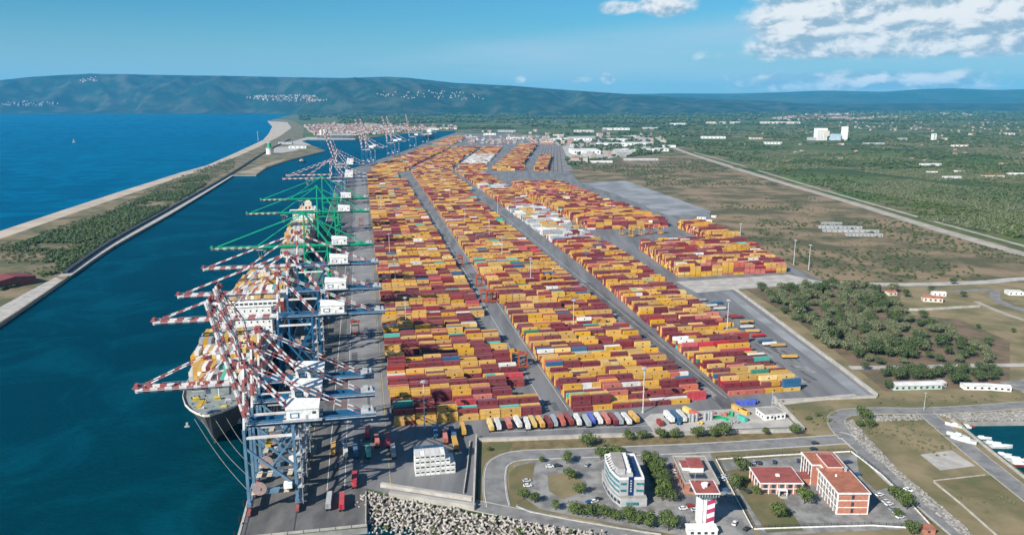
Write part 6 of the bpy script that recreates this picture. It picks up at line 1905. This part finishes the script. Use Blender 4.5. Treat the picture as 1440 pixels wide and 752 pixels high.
# barracks, farm and small buildings to the right
def plain_building(name, label, p, wd, dp, h, rz, wm, rm, nwin=4, gable=0.0, group=None, floors=1):
    t = thing(name, label, 'building', (p.x, p.y, 0), rz, group)
    MB().bb(0, wd, 0, dp, 0, h).build('wall', wm, t)
    e = 0.02 * wd if wd < 25 else 0.5
    if gable:
        MB().loft([[(-e, -e, h), (-e, dp + e, h), (-e, dp / 2, h + gable)], [(wd + e, -e, h), (wd + e, dp + e, h), (wd + e, dp / 2, h + gable)]]).build('roof', rm, t)
    else:
        MB().bb(-e, wd + e, -e, dp + e, h, h + max(0.3, h * 0.05)).build('roof', rm, t)
    for f_ in range(floors):
        hf = h / floors
        for k in range(nwin):
            x = (k + 0.5) * wd / nwin
            ww = min(wd / nwin * 0.5, 6 if h > 8 and floors == 1 else 1.6)
            MB().bb(x - ww / 2, x + ww / 2, -0.12, 0.02, hf * f_ + hf * 0.32, hf * f_ + hf * 0.74).build('window', GLASS, t)
    return t


GRP = mat('pale_green_wall', (0.45, 0.55, 0.47), None, 0.3, 0.8)
LROOF = mat('light_roof', (0.62, 0.61, 0.58), (0.52, 0.51, 0.48), 0.2, 0.8)
CREAMW = mat('cream_wall', (0.60, 0.54, 0.45), (0.52, 0.46, 0.38), 0.2, 0.85)
TERR = mat('terracotta', (0.36, 0.14, 0.085), (0.28, 0.11, 0.07), 0.2, 0.85)
GREYB = mat('grey_block', (0.40, 0.41, 0.42), (0.33, 0.34, 0.35), 0.2, 0.85)
plain_building('barrack_hut', 'long pale green barrack hut with light roof below the grove', at(1257, 549), 33, 8, 3.2, R(4), GRP, LROOF, 8, 1.0)
plain_building('barrack_hut', 'white barrack hut right of the pale green one', at(1356, 548), 18, 6, 3.0, R(-3), WHITEP, LROOF, 4, 0.8)
plain_building('barrack_hut', 'small white hut at the right end of the barracks', at(1396, 549), 11, 6, 3.0, R(-12), WHITEP, LROOF, 3, 0.8)
plain_building('shed', 'white shed behind the barrack trees', at(1322, 546), 7, 6, 3.0, R(30), WHITEP, LROOF, 2, 0.8)
plain_building('farm_house', 'farm house with red roof in the walled compound', at(1298, 424), 17, 9, 4.0, R(-15), CREAMW, TERR, 4, 1.6)
plain_building('farm_house', 'small house with dark red roof at the left of the walled compound', at(1250, 416), 9, 7, 3.4, R(10), CREAMW, TERR, 2, 1.4)
plain_building('farm_shed', 'pale shed at the right of the walled compound', at(1312, 416), 12, 7, 3.2, R(-10), WHITEP, LROOF, 3, 1.0)
plain_building('white_building', 'low white building at the right edge beside the bend road', at(1418, 415), 14, 9, 3.4, R(-8), WHITEP, LROOF, 3, 0)
for i, (x, y, L) in enumerate(((1152, 321, 62), (1158, 326, 78), (1190, 332, 50), (1156, 316, 30))):
    plain_building('greenhouse_shed', 'long low white shed on the scrubland, %s' % ('second row', 'third row, longest', 'front row', 'short one at the back')[i], at(x, y), L, 7, 3.0, R(-6), GREYB, mat('shed_roof', (0.40, 0.40, 0.39), None, 0.2, 0.9), 10, 0.8, 'white sheds on the scrubland')
for i, (x, y, wd) in enumerate(((980, 308, 14), (992, 312, 10), (1000, 306, 8))):
    plain_building('site_cabin', 'white site cabin at the grey lot corner, %s' % ORD[i], at(x, y), wd, 5, 3.0, R(-20), WHITEP, LROOF, 3, 0, 'site cabins')
# cargo on the service strip beside the third block
for i, (x, y, c, an) in enumerate(((985, 424, 'grey', 10), (1000, 432, 'white', 15), (1008, 428, 'blue', 12), (1012, 436, 'white', 8), (1028, 446, 'dark_red', 10), (1036, 448, 'maroon', 10), (1050, 462, 'white', 12), (1058, 468, 'yellow', 5), (1066, 474, 'red', 14), (1076, 482, 'blue', 10), (1082, 486, 'white', 12), (1094, 488, 'yellow', 8), (1110, 504, 'yellow', 2), (1050, 455, 'yellow', 9))):
    p = at(x, y)
    t = thing('flat_trailer', '%s loaded flat trailer on the strip beside the third block, %s from the back' % (CWORD[c], ORD[i]), 'trailer', (p.x, p.y, 0.2), R(an), 'trailers on the service strip')
    MB().bb(-6, 6, -1.2, 1.2, 0.9, 1.2).build('bed', DARKM, t)
    MB().bb(-5.6, 5.6, -1.15, 1.15, 1.2, 2.7).build('load', CMAT[CIDX[c]], t)
    for xx in (-4.8, -3.5, 4.5):
        for yy in (-1, 1): link('wheel', WHME, t, (xx, yy, 0.5))

# ------------------------------------------------------------------ far buildings
FB = [
    (838, 206, 150, 70, 12, WHITEP, LROOF, 'broad white hall behind the big warehouse', 7), (880, 205, 120, 60, 12, LROOF, LROOF, 'broad pale hall in the middle of the industrial area', 6), (700, 186, 110, 50, 10, GREYB, LROOF, 'long grey hall beyond the far yard', 6),
    (806, 217, 100, 130, 13, WHITEP, LROOF, 'big white warehouse hall behind the yard', 6),
    (778, 198, 190, 60, 10, WHITEP, LROOF, 'long white hall beyond the big warehouse', 9), (850, 199, 130, 60, 11, WHITEP, LROOF, 'long white hall right of the far hall', 7),
    (866, 214, 90, 40, 8, GREYB, LROOF, 'low grey shed right of the big warehouse', 5), (905, 213, 95, 50, 9, WHITEP, LROOF, 'white shed with flat roof at the end of the industrial area', 5),
    (808, 186, 120, 60, 11, CREAMW, LROOF, 'cream hall in the back row of industry', 6), (850, 183, 170, 60, 12, WHITEP, LROOF, 'white hall in the back row of industry', 7),
    (905, 182, 110, 60, 12, GREYB, LROOF, 'grey hall in the back row of industry', 5), (778, 191, 60, 40, 8, CREAMW, TERR, 'small hall with terracotta roof behind the rail yard', 4),
    (760, 203, 60, 25, 8, mat('orange_wall', (0.5, 0.2, 0.08), None, 0.3, 0.8), LROOF, 'orange fronted shed at the end of the rail yard', 4),
    (878, 226, 110, 25, 5, GREYB, LROOF, 'long low grey shed at the edge of the scrubland', 6), (830, 229, 70, 20, 5, WHITEP, LROOF, 'small white shed before the big warehouse', 4),
    (930, 207, 60, 30, 7, WHITEP, LROOF, 'white shed by the start of the dirt road', 4), (712, 196, 90, 40, 9, WHITEP, LROOF, 'white sheds among the far container blocks', 5),
    (655, 195, 60, 40, 9, GREYB, LROOF, 'grey shed at the far end of the yard', 4), (680, 190, 70, 40, 9, WHITEP, LROOF, 'white shed at the far end of the yard', 4),
    (987, 195, 120, 40, 10, WHITEP, LROOF, 'long white hall on the plain right of the industry', 6), (1056, 196, 60, 30, 9, CREAMW, TERR, 'terracotta roofed hall on the plain', 4), (1076, 203, 75, 30, 9, WHITEP, LROOF, 'white hall on the plain below the terracotta one', 5),
    (994, 174, 290, 60, 14, CREAMW, LROOF, 'very long cream hall far on the plain', 10), (1071, 174, 330, 60, 15, CREAMW, LROOF, 'second very long cream hall far on the plain', 10),
    (945, 176, 130, 60, 14, WHITEP, LROOF, 'white far hall left of the long cream halls', 5),
    (1340, 207, 70, 20, 9, WHITEP, TERR, 'white farm buildings on the right plain', 4), (1325, 197, 50, 20, 10, CREAMW, TERR, 'cream farm house on the right plain', 3),
    (1297, 234, 60, 18, 7, WHITEP, LROOF, 'long white farm shed amid the orchards', 4), (1330, 252, 40, 16, 6, WHITEP, LROOF, 'white farm shed at the edge of the woods', 3), (1385, 250, 50, 16, 6, CREAMW, TERR, 'cream farm house at the edge of the woods', 3),
    (1305, 244, 26, 12, 6, WHITEP, TERR, 'small farm house between the orchards', 2), (1420, 247, 40, 16, 6, WHITEP, LROOF, 'white shed at the right edge of the plain', 3), (1345, 243, 22, 12, 6, WHITEP, TERR, 'small white house right of the orchards', 2),
    (1260, 197, 60, 20, 8, GREYB, LROOF, 'low grey building right of the silos', 4), (1215, 203, 90, 20, 5, PALE, LROOF, 'low pale yard building below the silos', 5), (1410, 190, 70, 30, 10, WHITEP, LROOF, 'white hall far at the right edge', 4), (1365, 190, 45, 25, 9, CREAMW, TERR, 'cream building far right on the plain', 3),
    (406, 209, 70, 25, 9, WHITEP, LROOF, 'white shed on the island by the harbour tower', 4), (391, 203, 60, 25, 7, GREYB, LROOF, 'grey shed behind the harbour tower', 3),
    (470, 184, 90, 30, 10, WHITEP, LROOF, 'white waterfront hall beside the town', 5), (560, 183, 80, 30, 10, WHITEP, LROOF, 'white hall behind the far berth', 5), (602, 183, 70, 30, 10, WHITEP, LROOF, 'white hall at the basin end', 4),
]
for x, y, wd, dp, h, wm, rm, lab, nw in FB:
    plain_building('far_hall', lab, at(x, y), wd, dp, h, R(random.uniform(-4, 6)), wm, rm, nw, 0.06 * dp if dp < 30 else 0.0)
# silo mill on the plain
p = at(1148, 197.5)
sl_ = thing('grain_silo_mill', 'tall pale silo mill with separate tower on the right plain', 'building', (p.x, p.y, 0))
MB().bb(0, 52, 0, 40, 0, 58).build('silo_block', WHITEP, sl_)
for k in range(7): MB().cyl((4 + k * 7.4, -1.5, 0), (4 + k * 7.4, -1.5, 50), 3.6, n=12).build('silo_cell', LROOF, sl_)
MB().bb(36, 60, -6, -2, 20, 46).build('stair_wing', CREAMW, sl_)
MB().bb(62, 120, 0, 40, 0, 30).build('mill_hall', mat('pale_blue_wall', (0.42, 0.52, 0.60), None, 0.2, 0.8), sl_)
MB().bb(128, 152, 0, 24, 0, 66).build('tower', WHITEP, sl_)
MB().bb(-38, -2, 0, 25, 0, 14).build('annex', GREYB, sl_)
p = at(1311, 199)
t = thing('water_tower', 'slim white tower block on the right plain', 'tower', (p.x, p.y, 0))
MB().bb(0, 18, 0, 16, 0, 36).build('wall', WHITEP, t); MB().bb(-0.6, 18.6, -0.6, 16.6, 36, 37).build('roof', LROOF, t)
for k in range(5): MB().bb(5, 13, -0.15, 0.02, 4 + k * 6.4, 7 + k * 6.4).build('window', GLASS, t)
# harbour control tower on the spit island
p = at(379, 217)
t = thing('harbour_tower', 'round harbour tower with white drum and green top on the island', 'tower', (p.x, p.y, 0))
MB().cyl((0, 0, 0), (0, 0, 20), 11.5, 10.5, n=20).build('drum', WHITEP, t)
MB().cyl((0, 0, 20), (0, 0, 22), 12, 12, n=20).build('gallery', LROOF, t)
MB().cyl((1, 0, 22), (1, 0, 38), 7.5, 6.0, n=16).build('upper_tower', GRN, t)
MB().cyl((1, 0, 38), (1, 0, 41), 7.5, 7.5, n=16).build('lookout', TEALP, t)
MB().cyl((1, 0, 41), (1, 0, 42), 8, 6, n=16).build('roof', LROOF, t)
p = at(422, 227); t = thing('moored_tug', 'small grey tug at the corner of the island quay', 'boat', at(424, 228, WATER_Z), R(35))
MB().loft([[(-13, -3.5, 0), (-13, 3.5, 0), (-13, 4, 3), (-13, -4, 3)], [(6, -4, 0), (6, 4, 0), (6, 4.4, 3.2), (6, -4.4, 3.2)], [(15, -0.4, 0.5), (15, 0.4, 0.5), (16, 0.5, 4.4), (16, -0.5, 4.4)]]).build('hull', C_DARK, t)
MB().bb(-5, 5, -3, 3, 3, 7).build('deckhouse', C_WHITE, t); MB().bb(-1, 4, -2.4, 2.4, 7, 9.6).build('wheelhouse', C_WHITE, t); MB().cyl((-3.5, 0, 7), (-3.5, 0, 11), 0.9, n=8).build('funnel', C_RED, t)
t = plain_building('spit_hall', 'dark red roofed hall at the left edge on the spit quay', at(-24, 404), 26, 40, 8, R(-34), mat('brown_wall', (0.16, 0.06, 0.05), None, 0.3, 0.8), mat('dark_red_roof', (0.20, 0.055, 0.055), None, 0.3, 0.8), 4, 3.0)
p = at(300 + 63, 198)
t = thing('beacon_mast', 'thin white beacon mast on the beach behind the island', 'mast', (p.x, p.y, 0))
MB().cyl((0, 0, 0), (0, 0, 40), 0.9, 0.5, n=6).build('pole', WHITEP, t); MB().cyl((0, 0, 40), (0, 0, 43), 1.8, n=8).build('lamp', WHITEP, t)

# ------------------------------------------------------------------ towns far off, too small to tell the houses apart
def town(name, label, poly, n, s0, s1, seed, zf=None, gable=0.75):
    r = random.Random(seed)
    mb = MB()
    xs = [q[0] for q in poly]; ys = [q[1] for q in poly]
    k = 0
    while k < n:
        q = (r.uniform(min(xs), max(xs)), r.uniform(min(ys), max(ys)))
        if not inside(q, poly): continue
        k += 1
        p = at(*q) if zf is None else zf(*q)
        w_, d_, h = r.uniform(s0, s1), r.uniform(s0, s1), r.uniform(s0, s1) * 0.62
        a = r.uniform(-0.4, 0.4)
        wi = r.choice((0, 1, 1, 2, 2, 3))
        z0 = p.z - (0 if zf is None else 12)
        mb.box((p.x, p.y, z0), (w_, d_, h + (0 if zf is None else 12)), a, wi)
        co, si = math.cos(a), math.sin(a)
        T = lambda x, y, z: (p.x + x * co - y * si, p.y + x * si + y * co, p.z + z)
        e = 0.4
        hx, hy = w_ / 2 + e, d_ / 2 + e
        if r.random() < gable:
            mb.add([T(-hx, -hy, h), T(hx, -hy, h), T(hx, hy, h), T(-hx, hy, h), T(-hx, 0, h + d_ * 0.22), T(hx, 0, h + d_ * 0.22)], [(0, 1, 5, 4), (2, 3, 4, 5), (1, 2, 5), (3, 0, 4)], r.choice((4, 4, 5)))
    return tag(mb.build(name, [mat('town_white', (0.50, 0.49, 0.46), None, 0.1, 0.9), mat('town_cream', (0.42, 0.37, 0.31), None, 0.1, 0.9), mat('town_pink', (0.40, 0.27, 0.22), None, 0.1, 0.9), mat('town_grey', (0.30, 0.30, 0.30), None, 0.1, 0.9), mat('town_tile', (0.26, 0.12, 0.085), None, 0.1, 0.9), mat('town_flat', (0.38, 0.36, 0.33), None, 0.1, 0.9)]), label, 'town', kind='stuff')


town('port_town', 'dense town of pale houses with terracotta roofs behind the far basin', [(428, 178), (470, 174), (560, 176), (640, 178), (645, 182), (600, 183), (500, 191), (445, 192)], 1100, 10, 23, 1)
town('plain_town', 'wide pale town far off on the right plain', [(1085, 167.5), (1130, 160), (1360, 160), (1370, 166), (1200, 170), (1090, 170)], 800, 14, 30, 2)
town('plain_suburb', 'scattered pale houses below the far town', [(1150, 172), (1420, 168), (1440, 185), (1300, 186), (1210, 184)], 80, 8, 16, 3)
town('scattered_farms', 'scattered pale farm houses all over the plain', [(640, 168), (1440, 160), (1440, 235), (1250, 240), (1010, 200), (780, 178)], 70, 7, 13, 4)
town('industry_sheds', 'small pale sheds and cabins among the warehouses', [(640, 186), (930, 182), (940, 205), (860, 226), (805, 232), (790, 205), (700, 192)], 60, 9, 30, 5, None, 0.1)
town('far_yard_cabins', 'small pale huts and vehicles at the far end of the yard', [(640, 192), (770, 192), (780, 204), (640, 203)], 120, 6, 16, 6)


# hillside towns sit on the slope of the hills
dg = bpy.context.evaluated_depsgraph_get()
hill_o = bpy.data.objects['hills']


def on_hill(x, y):
    a, b = (x - CX) / FPX, -(y - CY) / FPX
    d = Vector((a, CP + b * SP, -SP + b * CP)).normalized()
    ok, loc, nr, fi = hill_o.ray_cast(Vector((0, 0, CAMH)), d)
    return Vector(loc) if ok else at(x, max(y, 165))


town('hill_town', 'pale town strung along the hillside behind the sea', [(340, 137), (370, 134), (440, 134), (462, 141), (430, 144), (380, 142)], 170, 12, 24, 7, on_hill)
town('hill_hamlets', 'pale hamlets scattered on the hillside', [(0, 144), (60, 142), (90, 147), (40, 150), (0, 148)], 50, 12, 24, 8, on_hill)
town('ridge_hamlet', 'pale hamlet near the top of the ridge', [(112, 112), (136, 108), (138, 115), (116, 116)], 30, 12, 24, 9, on_hill)
town('slope_hamlets', 'pale hamlets on the slope behind the yard', [(510, 130), (640, 126), (700, 140), (560, 140)], 60, 12, 22, 10, on_hill)
town('shore_hamlets', 'pale houses along the far shore', [(150, 157.5), (410, 156), (412, 158.5), (150, 159)], 110, 16, 30, 11)

# rail yard behind the far blocks
sheet('rail_yard', P((762, 205), (790, 205), (806, 240), (778, 243), (748, 243)), 0.17, mat('rail_ballast', (0.22, 0.20, 0.19), (0.15, 0.14, 0.135), 0.03, 0.95))
for i in range(7):
    a, b = at(752 + i * 6.5, 242), at(765 + i * 3.6, 206)
    strip('rail_track', [a, b], 2.2, 0.21, mat('rail_dark', (0.09, 0.08, 0.075), None, 0.1, 0.9))
sheet('industry_paving', P((770, 204), (800, 192), (930, 190), (945, 208), (862, 222), (808, 232)), 0.10, PALE)
